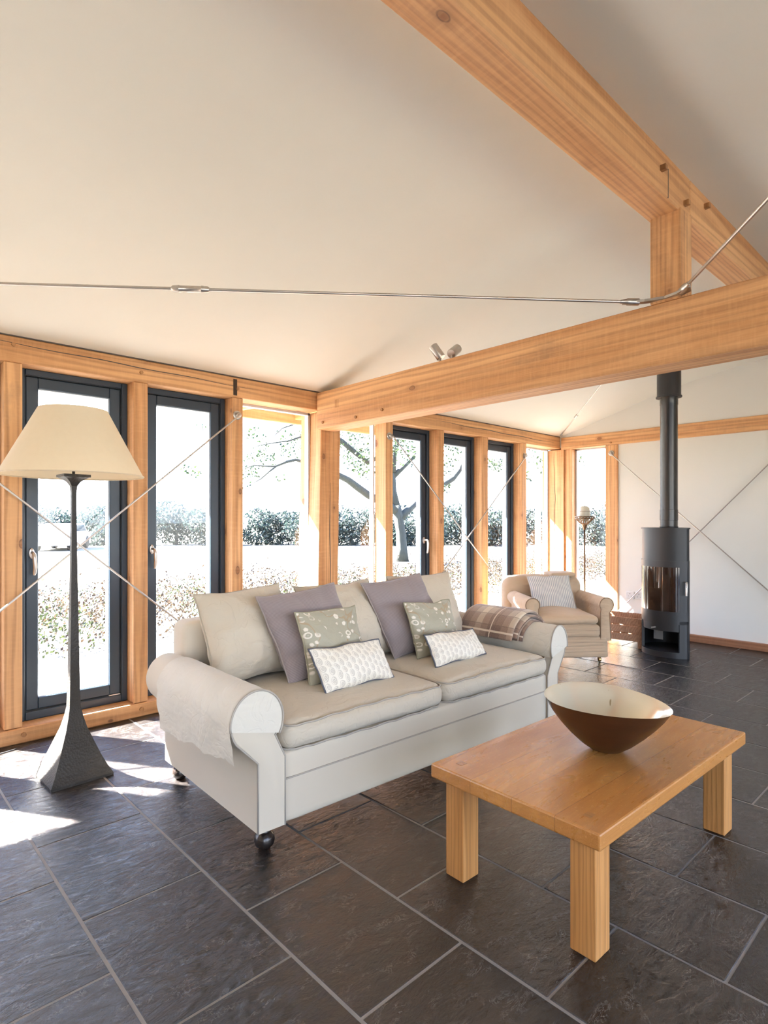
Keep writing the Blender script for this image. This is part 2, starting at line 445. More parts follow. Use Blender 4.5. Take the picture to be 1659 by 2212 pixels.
for k, (a, b) in posts.items():
    o = obj('timber_post', bx(a, b, YW, YW + 0.15 if k != 'a' else YW + 0.28, 0.09, PZ0, bev=0.004), WZ)
    tag(o, plab[k], 'post', TG)
# main post under the tie beam (very slightly out of plumb, with a long drying crack)
bm = new(); box(bm, 2.93, 3.135, YW, YW + 0.29, 0.09, 2.188, bev=0.005)
for q in bm.verts: q.co.x += 0.012 - 0.045 * (1 - (q.co.z - 0.6) / 1.6) * 0.8 + 0.005
mp4 = obj('timber_post', bm, WZ); tag(mp4, 'thick cracked larch main post under the end of the tie beam', 'post', TG)
cr = [(3.035 + 0.004 * math.sin(z * 9), YW - 0.001, z) for z in [0.55 + 0.05 * i for i in range(22)]]
obj('drying_crack', tube(new(), cr, [0.0008 + 0.0028 * math.sin(math.pi * i / 21) for i in range(22)], 6), GAP, mp4)
# corner post and the stud beside it
o = obj('timber_post', bx(XG, XG + 0.2, 3.835, 4.14, 0.09, 2.175, bev=0.005), WZ)
tag(o, 'wide knotty larch corner post with dark stains, behind the armchair', 'post')
cr = [(XG - 0.001, 3.965 + 0.006 * math.sin(z * 7) + 0.004 * math.sin(z * 19), z) for z in [0.5 + 0.05 * i for i in range(34)]]
obj('drying_crack', tube(new(), cr, [0.001 + 0.0022 * math.sin(math.pi * i / 33) for i in range(34)], 6), GAP, o)
o = obj('timber_post', bx(XG + 0.02, XG + 0.2, 3.735, 3.832, 0.09, 2.175, bev=0.004), WZ)
tag(o, 'narrow larch stud between the corner post and the far narrow window', 'post')
o = obj('timber_post', bx(XG - 0.004, XG + 0.15, 3.14, WY0, 0.0, 2.172, bev=0.004), WZ)
tag(o, 'larch post with a rod anchor on the white gable wall beside the narrow window', 'post')

pl = obj('wall_plate', bx(XL, 2.93, YW - 0.008, YW + 0.17, PZ0, PZ1, bev=0.005), WX)
tag(pl, 'long larch beam above the left doors, with a dark scorch mark and a fine crack', 'beam')
for x, z in ((0.75, 2.285), (1.47, 2.25), (2.17, 2.25)): peg(pl, (x, YW - 0.008, z))
b_ = new(); cpts = [(XL + 4.0 + i * 0.12 - 0.5, YW - 0.009, 2.298 - 0.0022 * i + 0.003 * math.sin(i * 1.3)) for i in range(16)]
obj('drying_crack', tube(b_, cpts, [0.0008 + 0.0022 * math.sin(math.pi * i / 15) for i in range(16)], 5), GAP, pl)
b_ = new(); box(b_, 2.136, 2.166, YW - 0.0105, YW - 0.007, 2.2, 2.318)
obj('scorch_mark', b_, simple('charred wood', (0.05, 0.03, 0.02), 0.9), pl)
pl2 = obj('wall_plate', bx(3.06, XG + 0.16, YW - 0.008, YW + 0.17, PZ0, PZ1, bev=0.005), WX)
tag(pl2, 'larch beam above the farther doors, with a long wavy crack', 'beam')
for x, z in ((3.72, 2.262), (3.73, 2.29)): peg(pl2, (x, YW - 0.008, z))
cpts = [(4.35 + i * 0.115, YW - 0.009, 2.272 + 0.004 * math.sin(i * 1.1) - 0.0012 * i) for i in range(20)]
obj('drying_crack', tube(new(), cpts, [0.001 + 0.003 * math.sin(math.pi * i / 19) for i in range(20)], 5), GAP, pl2)
gp = obj('wall_plate', bx(XG - 0.008, XG + 0.15, YF, YW - 0.03, 2.172, 2.322, bev=0.005), WY)
tag(gp, 'larch beam running across the white gable wall behind the stove flue', 'beam')
peg(gp, (XG - 0.008, 3.22, 2.2), 'x')
sill = struct('trim_1', bx(XL, XG, YW - 0.012, YW + 0.2, 0.0, 0.088, bev=0.006), WX)
for x in (0.80, 1.47, 2.2): peg(sill, (x, YW - 0.012, 0.05), r=0.014)
struct('trim_2', bx(XL, XG, YW - 0.015, YW + 0.16, PZ1, PZ1 + 0.02), GAP)  # dark strip painting in the shadow line above the wall plate

# ------------------------------------------------------------------ tie beam, king post, ridge beam
XT = 2.87
tie = obj('tie_beam', bx(XT, XT + 0.19, YF, YW - 0.035, 2.022, 2.318, bev=0.006), WY)
tag(tie, 'big sawn larch tie beam crossing the room above the sofa', 'beam')
for k in range(3):
    obj('carpenter_mark', bx(XT - 0.0015, XT + 0.002, 3.62 - 0.017 * k, 3.624 - 0.017 * k, 2.165, 2.228), PEG, tie)
for y, z in ((3.78, 2.07), (3.37, 2.06), (3.08, 2.075)): peg(tie, (XT, y, z), 'x')
king = obj('king_post', bx(XT, XT + 0.14, 1.05, 1.19, 2.318, 2.74, bev=0.004), WZ)
tag(king, 'short upright larch post between the tie beam and the ridge beam', 'post')
ridge = obj('ridge_beam', bx(XL, 3.0, 1.055, 1.205, 2.728, 2.93, bev=0.006), WX)
tag(ridge, 'long larch ridge beam from the top of the view down to the short post', 'beam')
for x, z in ((2.12, 2.75),): peg(ridge, (x, 1.2, z), 'y')
ridge2 = obj('ridge_beam', bx(3.0, XG + 0.02, 1.055, 1.205, 2.728, 2.93, bev=0.006), WX)
tag(ridge2, 'larch ridge beam beyond the short post, scarf-jointed with square pegs', 'beam')
def sqpeg(par, x, z):
    b = bx(x - 0.012, x + 0.012, 1.03, 1.06, z - 0.012, z + 0.012, bev=0.002); return obj('peg', b, PEG, par)
sqpeg(ridge, 2.66, 2.83); sqpeg(ridge, 2.93, 2.775); sqpeg(ridge2, 3.2, 2.86)
# scarf joint lines
obj('scarf_joint', bx(2.735, 2.738, 1.053, 1.056, 2.73, 2.86), GAP, ridge)

# ------------------------------------------------------------------ glazed doors and fixed windows
def handle(par, x, y, z):
    b = new(); lathe(b, [(0.0, 0), (0.017, 0.0), (0.017, 0.008), (0.015, 0.011), (0.0, 0.012)], 20)
    for q in b.verts:
        q.co = Vector((q.co.x * 0.9, -q.co.z, q.co.y * 1.9)) + Vector((x, y, z))
    h = obj('handle', b, SATIN, par, smooth=True, auto=40)
    b = new()
    pp = [(x, y - 0.01, z + 0.004), (x, y - 0.045, z + 0.004), (x + 0.002, y - 0.056, z - 0.004), (x + 0.004, y - 0.058, z - 0.03), (x + 0.008, y - 0.054, z - 0.08), (x + 0.006, y - 0.050, z - 0.115), (x + 0.004, y - 0.046, z - 0.128)]
    tube(b, pp, [0.009, 0.009, 0.011, 0.0115, 0.011, 0.010, 0.007], 12)
    obj('lever', b, SATIN, h, smooth=True, auto=50)
def glazed_door(name, a, b, hside=None):
    e = sempty(name, (0, 0, 0)); y = YW + 0.11; z0, z1 = 0.088, PZ0
    def ring(nm, x0, x1, zz0, zz1, w, yf, yb, mat, bev=0.004, wb=None):
        wb = w if wb is None else wb
        bb = new()
        box(bb, x0, x0 + w, yf, yb, zz0, zz1, bev=bev); box(bb, x1 - w, x1, yf, yb, zz0, zz1, bev=bev)
        box(bb, x0 + w, x1 - w, yf, yb, zz0, zz0 + wb, bev=bev); box(bb, x0 + w, x1 - w, yf, yb, zz1 - w, zz1, bev=bev)
        return obj(nm, bb, mat, e)
    ring('door_frame', a, b, z0, z1, 0.036, y, y + 0.09, NAVY, wb=0.05)
    ring('gasket', a + 0.034, b - 0.034, z0 + 0.045, z1 - 0.034, 0.006, y + 0.012, y + 0.07, SEAL, 0)
    ring('sash', a + 0.042, b - 0.042, z0 + 0.056, z1 - 0.042, 0.066, y + 0.014, y + 0.085, NAVY)
    ring('glazing_bead', a + 0.106, b - 0.106, z0 + 0.12, z1 - 0.106, 0.006, y + 0.03, y + 0.08, ALU, 0)
    obj('pane', bx(a + 0.108, b - 0.108, y + 0.050, y + 0.056, z0 + 0.122, z1 - 0.108), GLASS, e)
    obj('hinge', bx(b - 0.115, b - 0.045, y + 0.004, y + 0.02, z0 + 0.05, z0 + 0.058, bev=0.001), STEEL, e)
    if hside is not None:
        handle(e, a + 0.072 if hside == 'l' else b - 0.072, y + 0.014, 1.085)
    return e
P = posts
glazed_door('door_1', P['b'][1], P['c'][0], 'l'); glazed_door('door_2', P['c'][1], P['d'][0], 'l'); glazed_door('door_3', P['d'][1], P['e'][0], 'l')
glazed_door('door_4', P['g'][1], P['h'][0], 'r'); glazed_door('door_5', P['h'][1], P['i'][0]); glazed_door('door_6', P['i'][1], P['j'][0])
def fixed_window(name, a, b):
    e = sempty(name); y = YW + 0.155; w = 0.018; z0, z1 = 0.088, PZ0; bb = new()
    box(bb, a, a + w, y, y + 0.05, z0, z1); box(bb, b - w, b, y, y + 0.05, z0, z1)
    box(bb, a, b, y, y + 0.05, z0, z0 + w); box(bb, a, b, y, y + 0.05, z1 - w, z1)
    obj('window_frame', bb, ALU, e); obj('pane', bx(a + w, b - w, y + 0.02, y + 0.026, z0 + w, z1 - w), GLASS, e)
fixed_window('window_1', P['e'][1], 2.94); fixed_window('window_2', 3.13, P['g'][0]); fixed_window('window_3', P['j'][1], XG)
fixed_window('window_5', P['a'][1], P['b'][0])
e = sempty('window_4'); bb = new(); w = 0.018; x = XG + 0.10
box(bb, x, x + 0.05, WY0, WY0 + w, 0.085, 2.172); box(bb, x, x + 0.05, WY1 - w, WY1, 0.085, 2.172)
box(bb, x, x + 0.05, WY0, WY1, 0.085, 0.105); box(bb, x, x + 0.05, WY0, WY1, 2.155, 2.172)
obj('window_frame', bb, ALU, e); obj('pane', bx(x + 0.02, x + 0.026, WY0 + w, WY1 - w, 0.105, 2.155), GLASS, e)
# window wall farther left, out of frame: solid panel then glass to the wall
struct('wall_back', bx(XL, -1.9, YW, YW + 0.15, 0.088, PZ0), WALLP)

# ------------------------------------------------------------------ steel rods
RODG = 'steel bracing rods'
def anchor(par, p, n_):
    p = Vector(p); n_ = Vector(n_).normalized(); q = n_.to_track_quat('Z', 'Y').to_matrix().to_4x4()
    b = new(); M = Matrix.Translation(p) @ q
    lathe(b, [(0.0, 0), (0.033, 0.0), (0.033, 0.006), (0.030, 0.008), (0.019, 0.008), (0.019, 0.03), (0.014, 0.036), (0.0, 0.037)], 24, mat=M)
    return obj('anchor_disc', b, STEEL, par, smooth=True, auto=35)
def rod(label, p0, p1, r=0.0048, anchors=(), tb=(), forks=()):
    p0, p1 = Vector(p0), Vector(p1)
    o = obj('bracing_rod', tube(new(), [p0, p1], r, 12), STEEL, smooth=True, auto=50); tag(o, label, 'rod')
    for p, n_ in anchors: anchor(o, p, n_)
    d = (p1 - p0).normalized()
    for f in tb:
        c = p0.lerp(p1, f); rr = r * 2.3
        obj('turnbuckle', tube(new(), [c - d * 0.085, c - d * 0.078, c - d * 0.05, c - d * 0.048, c + d * 0.048, c + d * 0.05, c + d * 0.078, c + d * 0.085], [r * 1.3, rr * .85, rr, rr * .9, rr * .9, rr, rr * .85, r * 1.3], 14), STEEL, o, smooth=True, auto=40)
    for c, dd in forks:
        c = Vector(c); dd = Vector(dd).normalized()
        b = new(); tube(b, [c, c + dd * 0.03, c + dd * 0.035, c + dd * 0.09], [r * 1.2, r * 1.9, r * 2.4, r * 2.4], 12)
        s = dd.cross(Vector((0, 0, 1))).normalized() * 0.0
        obj('clevis', b, STEEL, o, smooth=True, auto=40)
    return o
yb = YW - 0.035
rod('thin steel rod rising past the lamp to the anchor by the first clear window', (0.03, yb - 0.012, 0.22), (2.171, yb - 0.012, 2.055), 0.0058, anchors=[((2.171, YW, 2.057), (0, -1, 0))])
rod('thin steel rod falling from upper left behind the lamp toward the sofa back', (0.03, yb + 0.006, 2.05), (2.15, yb + 0.006, 0.22), 0.0058)
rod('thin steel rod falling from the anchor right of the main post toward the armchair', (3.721, yb - 0.012, 2.055), (5.87, yb - 0.012, 0.15), 0.0058, anchors=[((3.721, YW, 2.057), (0, -1, 0))])
rod('thin steel rod rising from behind the sofa pillows to the post behind the armchair', (3.75, yb + 0.006, 0.18), (5.909, yb + 0.006, 2.04), 0.0058, anchors=[((5.909, YW, 2.04), (0, -1, 0))])
rod('thin steel bracing rod falling across the white gable wall behind the flue', (XG - 0.035, 3.216, 2.072), (XG - 0.035, 1.12, -0.0 + 0.14), 0.006, anchors=[((XG - 0.004, 3.216, 2.075), (-1, 0, 0))])
rod('thin steel bracing rod rising to the right across the white gable wall', (XG - 0.022, 3.2, 0.15), (XG - 0.022, 1.35, 2.12), 0.006)
ZR = 2.335
bA = Vector((2.83, 1.235, ZR)); bB = Vector((2.845, 1.03, ZR + 0.006))
rod('long overhead steel rod with a turnbuckle, running left from the short post', (-0.38, YW - 0.05, ZR + 0.01), bA, 0.0072, tb=(0.49,), forks=[(bA + Vector((-0.065, 0.053, 0)), (1, -0.82, 0))])
rod('overhead steel rod rising to the right edge from the short post', bB, (-0.38, -1.58, ZR + 0.02), 0.0072, forks=[(bB + Vector((-0.055, -0.045, 0)), (0.78, 0.62, 0))])
rod('thin overhead steel rod with a turnbuckle from the far corner toward the tie beam', (XG - 0.04, YW - 0.05, 2.35), (3.06, 1.23, 2.335), 0.0062, tb=(0.31,), forks=[((XG - 0.02, YW - 0.035, 2.35), (-1, -0.72, 0))])
b = new(); pl_ = [(2.775, 1.275), (2.80, 1.295), (2.86, 1.22), (2.90, 1.14), (2.90, 1.08), (2.86, 1.0), (2.81, 0.985), (2.80, 1.0), (2.845, 1.06), (2.862, 1.12), (2.835, 1.20)]
prism(b, pl_, ZR - 0.006, ZR + 0.006, 'z')
o = obj('gusset_plate', b, STEEL); tag(o, 'bent steel gusset plate joining the overhead rods at the foot of the short post', 'bracket')

# ------------------------------------------------------------------ eave outside
EW = wood('eave larch', 1, (0.72, 0.42, 0.18), (0.55, 0.28, 0.10))
struct('trim_3', bx(-3.2, 7.4, 4.94, 4.985, 2.255, 2.40, bev=0.004), WX)
for i, x in enumerate([-2.2, -1.5, -0.8, -0.1, 0.6, 1.3, 2.0, 2.72, 3.42, 4.12, 4.82, 5.52, 6.22, 6.95]):
    b = new(); prism(b, [(4.08, 2.25), (4.08, 2.345), (4.94, 2.395), (4.94, 2.30)], x - 0.025, x + 0.025, 'x')
    o = obj('rafter_tail', b, EW); o['kind'] = 'structure'; o.name = 'trim_%d' % (4 + i)

# ------------------------------------------------------------------ sofa
LINEN = fabric('natural linen canvas', (0.585, 0.52, 0.42), 4.5, 0.8, 0.03, 0.08, crease=0.04)
LINENS = fabric('tight upholstery linen', (0.63, 0.565, 0.465), 2.0, 0.12, 0.01, 0.06)
LINEN2 = fabric('creased linen cover with painted window light', (0.67, 0.63, 0.55), 4.5, 0.5, 0.03, 0.05, crease=0.05)  # arm covers: window light is put into the colour as whiter linen
PIPEM = simple('linen piping', (0.42, 0.38, 0.33), 0.9)
EBON = simple('ebonised wood', (0.018, 0.013, 0.011), 0.22)
sofa = thing('sofa', 'large cream linen two-cushion sofa with rolled arms and black bun feet', 'sofa', (1.173, 1.951, 0), R(-1.9))
b = rbox(new(), 0.10, 1.93, 0.0, 0.92, 0.088, 0.372, 0.022, n=10)
obj('frame', b, LINENS, sofa, smooth=True)
obj('seam', tube(new(), [(0.12, -0.002, 0.268), (1.91, -0.002, 0.272)], 0.0035, 6), PIPEM, sofa)
obj('backrest', rbox(new(), 0.045, 1.985, 0.79, 0.97, 0.25, 0.785, 0.05, crown=0.01, n=16, wob=0.004), LINENS, sofa, smooth=True)

def arm_outline(cx, cz, rx, rz, out, s0, s1, fl):
    """panel outline: flared base, neck and scroll; out = -1 for the left arm, +1 for the right"""
    pts = []
    N = 22
    a0, a1 = (R(-38), R(218)) if out < 0 else (R(-38), R(218))
    for k in range(N + 1):
        a = a0 + (a1 - a0) * k / N
        pts.append((cx + rx * math.cos(a), cz + rz * math.sin(a)))
    left = [(s0, 0.36), (s0, 0.092)]; right = [(s1, 0.092), (s1, 0.36)]
    return right + pts + left
def arm(cx, cz, rx, rz, s0, s1, out):
    b = new(); ol = arm_outline(cx, cz, rx, rz, out, s0, s1, 0)
    N = len(ol); rings = []
    for j, (tt, sc) in enumerate([(-0.004, 0.93), (0.0, 0.985), (0.01, 1.0), (0.45, 1.0), (0.86, 1.0), (0.875, 0.985), (0.88, 0.9)]):
        ring = []
        for (s, z) in ol:
            ss = cx + (s - cx) * sc if z > 0.37 else (s0 + s1) / 2 + (s - (s0 + s1) / 2) * (0.4 + 0.6 * sc)
            zz = cz + (z - cz) * sc if z > 0.37 else z
            ring.append(b.verts.new((ss, tt if z > 0.37 else (tt if tt < .5 else tt + .05), zz)))
        rings.append(ring)
    for A, B in zip(rings, rings[1:]):
        for k in range(N): b.faces.new((A[k], A[(k + 1) % N], B[(k + 1) % N], B[k]))
    b.faces.new(rings[0][::-1]); b.faces.new(rings[-1])
    return b, ol
ARMS = [(-0.008, 0.522, 0.104, 0.113, 0.0, 0.118, -1), (2.034, 0.525, 0.082, 0.115, 1.925, 2.03, 1)]
for (cx, cz, rx, rz, s0, s1, out) in ARMS:
    b, ol = arm(cx, cz, rx, rz, s0, s1, out)
    a_ = obj('arm', b, LINENS, sofa, smooth=True, auto=50)
    obj('piping', tube(new(), [(s, -0.003, z) for s, z in ol], 0.0038, 6), PIPEM, a_, smooth=True)
    # loose arm cap: wraps the scroll and hangs on the outside
    prof_ = []
    N = 26
    i_hang = 0.40 if out < 0 else 0.47
    if out < 0:
        a0, a1 = R(-32), R(188)
    else: a0, a1 = R(-8), R(212)
    for k in range(N + 1):
        a = a0 + (a1 - a0) * k / N; prof_.append((cx + (rx + 0.007) * math.cos(a), cz + (rz + 0.007) * math.sin(a)))
    hz = lambda tt: (0.385 - 0.075 * tt + 0.008 * math.sin(tt * 21)) if out < 0 else 0.40
    b = new(); rows = []
    TS = [0.0 + 0.72 * i / 40 for i in range(41)]
    for tt in TS:
        row = []
        pr = list(prof_)
        if out < 0:
            x_, z_ = pr[-1]; H_ = hz(tt)
            pr += [(x_ - 0.004 + 0.0035 * q, z_ + (H_ - z_) * q / 6) for q in range(1, 7)]
        for m, (s, z) in enumerate(pr):
            nn = mn.noise(Vector((s * 4, tt * 7 + z * 5, z * 3))); n2 = abs(mn.noise(Vector((s * 2 + 4, tt * 20 - z * 9, z * 2.0))))
            amp = 0.004 + 0.014 * max(0.0, (m - N * 0.55) / (len(pr) - N * 0.55))
            d = Vector((s - cx, 0, z - cz)).normalized()
            row.append(b.verts.new(Vector((s, tt - 0.012, z)) + d * (nn * amp * 0.6 + n2 * amp)))
        rows.append(row)
    for A, B in zip(rows, rows[1:]):
        for k in range(len(A) - 1): b.faces.new((A[k], A[k + 1], B[k + 1], B[k]))
    # closed rounded front of the cap
    fc = b.verts.new((cx, -0.02, cz)); f0 = rows[0][:N + 1]
    mid = [b.verts.new(Vector((cx, -0.018, cz)).lerp(q.co, 0.93)) for q in f0]
    for k in range(N):
        b.faces.new((f0[k], f0[k + 1], mid[k + 1], mid[k])); b.faces.new((mid[k], mid[k + 1], fc))
    b.faces.new((mid[N], mid[0], fc))
    cap_ = obj('arm_cover', b, LINEN2, sofa, smooth=True)
    obj('piping', tube(new(), [(q[0], -0.013, q[1]) for q in prof_], 0.0042, 6), PIPEM, cap_, smooth=True)
for (x0, x1, cr_, sd) in ((0.118, 1.030, 0.028, 1), (1.040, 1.93, 0.040, 5)):
    b = rbox(new(), x0, x1, -0.012, 0.80, 0.366, 0.482, 0.05, crown=cr_, n=26, wob=0.003, seed=sd, belly=0.012)
    c_ = obj('seat_cushion', b, LINEN, sofa, smooth=True)
    for zz, yy in ((0.470, -0.012), (0.374, -0.002)):
        pts_ = [(x0 - 0.003, 0.5, zz), (x0 - 0.002, 0.06, zz), (x0 + 0.02, yy + 0.02, zz), (x0 + 0.05, yy, zz)]
        pts_ += [(x0 + 0.05 + (x1 - x0 - 0.1) * i / 20, yy - 0.01 * math.sin(math.pi * i / 20), zz + (0.012 * math.sin(math.pi * i / 20) if zz > 0.4 else 0) + 0.003 * math.sin(i * 1.7 + sd)) for i in range(1, 20)]
        pts_ += [(x1 - 0.05, yy, zz), (x1 - 0.02, yy + 0.02, zz), (x1 + 0.002, 0.06, zz), (x1 + 0.003, 0.5, zz)]
        obj('piping', tube(new(), pts_, 0.0042, 6), PIPEM, c_, smooth=True)
for x, y in ((0.06, 0.055), (1.97, 0.055), (0.06, 0.88), (1.97, 0.88)):
    b = lathe(new(), [(0.0, 0.0), (0.022, 0.001), (0.036, 0.014), (0.041, 0.032), (0.036, 0.052), (0.024, 0.064), (0.02, 0.07), (0.030, 0.078), (0.031, 0.092)], 28, (x, y, 0))
    obj('bun_foot', b, EBON, sofa, smooth=True)

# ------------------------------------------------------------------ cushions
def uvmat_floral():
    t = NT('grey green floral embroidery'); uv = t.n('ShaderNodeTexCoord').outputs['UV']
    vo = t.n('ShaderNodeTexVoronoi'); t.l(uv, vo.inputs['Vector']); vo.inputs['Scale'].default_value = 8.2; vo.inputs['Randomness'].default_value = 0.5
    d = t.math('ADD', vo.outputs['Distance'], t.math('MULTIPLY', t.math('SUBTRACT', t.noise(uv, 60, 2), 0.5), 0.12))
    ring = t.ramp(d, (0.20, 0.0), (0.25, 1.0), (0.36, 1.0), (0.40, 0.0))
    dot = t.ramp(d, (0.05, 1.0), (0.10, 0.0))
    cl_ = t.ramp(t.noise(uv, 2.6, 2, 0.5, 0.4), (0.44, 0.0), (0.48, 1.0))
    m_ = t.math('MULTIPLY', t.math('MAXIMUM', ring, t.math('MULTIPLY', dot, 0.3)), cl_)
    vg = t.n('ShaderNodeTexVoronoi'); t.l(uv, vg.inputs['Vector']); vg.inputs['Scale'].default_value = 8; vg.inputs['Randomness'].default_value = 1
    lf = t.math('MULTIPLY', t.ramp(vg.outputs['Distance'], (0.13, 1.0), (0.17, 0.0)), t.math('SUBTRACT', 1.0, cl_))
    st = t.math('ABSOLUTE', t.math('SUBTRACT', t.noise(uv, 2.2, 2, 0.4, 0.5), 0.5))
    lf = t.math('MAXIMUM', lf, t.math('MULTIPLY', t.ramp(st, (0.004, 1.0), (0.009, 0.0)), 0.6))
    c = t.mix(t.math('MULTIPLY', lf, 0.8), (0.36, 0.34, 0.26), (0.36, 0.21, 0.08))
    c = t.mix(m_, c, (0.74, 0.69, 0.60))
    h = t.noise(uv, 7, 3, 0.5, 1.0)
    t.bsdf(c, 0.6, bump=t.math('ADD', h, t.math('MULTIPLY', m_, 0.25)), bstr=0.5, bdist=0.01, Sheen_Weight=0.3); return t.m
def uvmat_oval():
    t = NT('white linen printed with grey oval leaves'); uv = t.n('ShaderNodeTexCoord').outputs['UV']
    s = t.n('ShaderNodeSeparateXYZ'); t.l(uv, s.inputs[0])
    u = t.math('MULTIPLY', s.outputs[0], 13.0); cu = t.math('FLOOR', u)
    odd = t.math('MODULO', cu, 2.0)
    vv = t.math('ADD', t.math('MULTIPLY', s.outputs[1], 5.0), t.math('MULTIPLY', odd, 0.5))
    fu = t.math('SUBTRACT', t.math('FRACT', u), 0.5); fv = t.math('SUBTRACT', t.math('FRACT', vv), 0.5)
    d = t.math('SQRT', t.math('ADD', t.math('POWER', t.math('MULTIPLY', fu, 2.5), 2.0), t.math('POWER', t.math('MULTIPLY', fv, 2.15), 2.0)))
    edge = t.ramp(d, (0.84, 0.0), (0.88, 1.0), (0.93, 1.0), (0.97, 0.0))
    inner = t.ramp(d, (0.58, 1.0), (0.66, 0.0))
    side = t.math('GREATER_THAN', fu, -0.02)
    hatch = t.math('GREATER_THAN', t.math('SINE', t.math('MULTIPLY', t.math('ADD', fv, t.math('MULTIPLY', t.math('ABSOLUTE', fu), 0.9)), 38.0)), 0.0)
    shade = t.math('MULTIPLY', t.ramp(d, (0.62, 0.0), (0.72, 1.0), (0.8, 1.0), (0.84, 0.0)), side)
    leaf = t.math('MULTIPLY', t.math('MULTIPLY', inner, hatch), 0.75)
    m_ = t.math('MAXIMUM', t.math('MAXIMUM', t.math('MULTIPLY', edge, 0.65), leaf), t.math('MULTIPLY', shade, 0.6))
    c = t.mix(m_, (0.80, 0.755, 0.665), (0.36, 0.32, 0.28))
    t.bsdf(c, 0.85, bump=t.noise(uv, 9, 3), bstr=0.25, bdist=0.008); return t.m
def uvmat_rib(name, c0, c1, nu, bands='Y', bs=0.5):
    t = NT(name); uv = t.n('ShaderNodeTexCoord').outputs['UV']
    w = t.n('ShaderNodeTexWave'); w.bands_direction = bands; t.l(uv, w.inputs['Vector']); w.inputs['Scale'].default_value = nu
    w.inputs['Distortion'].default_value = 0.4
    dn = t.noise(uv, 4, 3, 0.5, 0.8)
    c = t.mix(t.ramp(w.outputs['Fac'], (0.3, 0.0), (0.7, 1.0)), c0, c1)
    t.bsdf(c, 0.9, bump=t.math('ADD', t.math('MULTIPLY', w.outputs['Fac'], 0.05), dn), bstr=bs, bdist=0.012, Sheen_Weight=0.2); return t.m
FLOR = uvmat_floral(); OVAL = uvmat_oval()
MAUVE = uvmat_rib('mauve grey ribbed cotton', (0.235, 0.195, 0.205), (0.30, 0.255, 0.265), 22)
TICK = uvmat_rib('blue grey ticking stripe', (0.72, 0.69, 0.64), (0.35, 0.36, 0.38), 7.5, 'X', 0.3)
NAVYP = simple('slate blue piping', (0.10, 0.105, 0.13), 0.8)
MAUVEP = simple('mauve piping', (0.34, 0.29, 0.28), 0.9); GREENP = simple('sage piping', (0.34, 0.32, 0.23), 0.9); CREAMP = simple('cream piping', (0.42, 0.37, 0.29), 0.9)

def cushion(label, corners, T, mat, pipe, root, seed=0, sag=0.0, pinch=0.075, name='scatter_cushion', group=None, back=True):
    """corners BL, BR, TR, TL of the seam, in the frame of `root` (the sofa or the chair it lies on)"""
    M = root.matrix_basis.copy()
    BL, BR, TR, TL = [M @ Vector(c) for c in corners]
    cen = (BL + BR + TR + TL) / 4
    nrm = (BR - BL).cross(TL - BL).normalized()      # points to the front
    n = 46
    def seam(a, b):
        a2 = a * (1 - pinch * (1 - b * b) ** 1.0); b2 = b * (1 - pinch * (1 - a * a) ** 1.0)
        u, v_ = (a2 + 1) / 2, (b2 + 1) / 2
        p = BL * (1 - u) * (1 - v_) + BR * u * (1 - v_) + TR * u * v_ + TL * (1 - u) * v_
        p = p + (TL - BL).normalized() * 0.012 * mn.noise(Vector((a * 1.8 + seed, b * 1.8, 4))) + (BR - BL).normalized() * 0.010 * mn.noise(Vector((a * 1.8, b * 1.8 + seed, 9)))
        p = p - nrm * sag * (1 - (b - 0.1) ** 2) * 0.5
        return p
    b_ = new(); uvl = b_.loops.layers.uv.new('UVMap'); V = {}
    for side in (1, -1):
        for i in range(n + 1):
            for j in range(n + 1):
                a = math.sin((i / n - 0.5) * math.pi); b = math.sin((j / n - 0.5) * math.pi)
                edge = i in (0, n) or j in (0, n)
                if edge and side == -1: V[(side, i, j)] = V[(1, i, j)]; continue
                p = seam(a, b)
                h = ((1 - a * a) ** 0.48) * ((1 - b * b) ** 0.48) * (1.0 + 0.22 * -b) 
                w1 = mn.noise(Vector((a * 2.2 + seed, b * 2.2, side * 3))) * 0.16
                rad = mn.noise(Vector((math.atan2(b, a) * 5.0 + seed * 3, (a * a + b * b) * 0.6, side))) * 0.38 * (a * a + b * b) * 0.7
                p = p + nrm * side * T / 2 * h * (1 + w1 + rad)
                V[(side, i, j)] = b_.verts.new(p - cen)
    for side in (1, -1):
        for i in range(n):
            for j in range(n):
                q = [V[(side, i, j)], V[(side, i + 1, j)], V[(side, i + 1, j + 1)], V[(side, i, j + 1)]]
                ij = [(i, j), (i + 1, j), (i + 1, j + 1), (i, j + 1)]
                if side == -1: q = q[::-1]; ij = ij[::-1]
                f = b_.faces.new(q)
                for lp, (ii, jj) in zip(f.loops, ij):
                    lp[uvl].uv = ((math.sin((ii / n - .5) * math.pi) + 1) / 2, (math.sin((jj / n - .5) * math.pi) + 1) / 2)
    me = bpy.data.meshes.new(name); b_.to_mesh(me); b_.free()
    for p in me.polygons: p.use_smooth = True
    me.materials.append(mat)
    o = bpy.data.objects.new(name, me); COL.objects.link(o); o.location = cen; tag(o, label, 'cushion', group)
    loop = []
    S = 26
    for k in range(S): loop.append(seam(-1 + 2 * k / S, -1))
    for k in range(S): loop.append(seam(1, -1 + 2 * k / S))
    for k in range(S): loop.append(seam(1 - 2 * k / S, 1))
    for k in range(S): loop.append(seam(-1, 1 - 2 * k / S))
    pb = new(); tube(pb, [p - cen for p in loop], 0.0048, 7, closed=True)
    obj('piping', pb, pipe, o, smooth=True)
    return o
zb = 0.502
bpy.context.view_layer.update()
BG = 'large linen back cushions'
cushion('large beige linen back cushion at the left end of the sofa', [(0.10, 0.59, zb), (0.62, 0.63, zb), (0.555, 0.77, 0.945), (0.068, 0.76, 0.925)], 0.25, LINEN, CREAMP, sofa, 1)
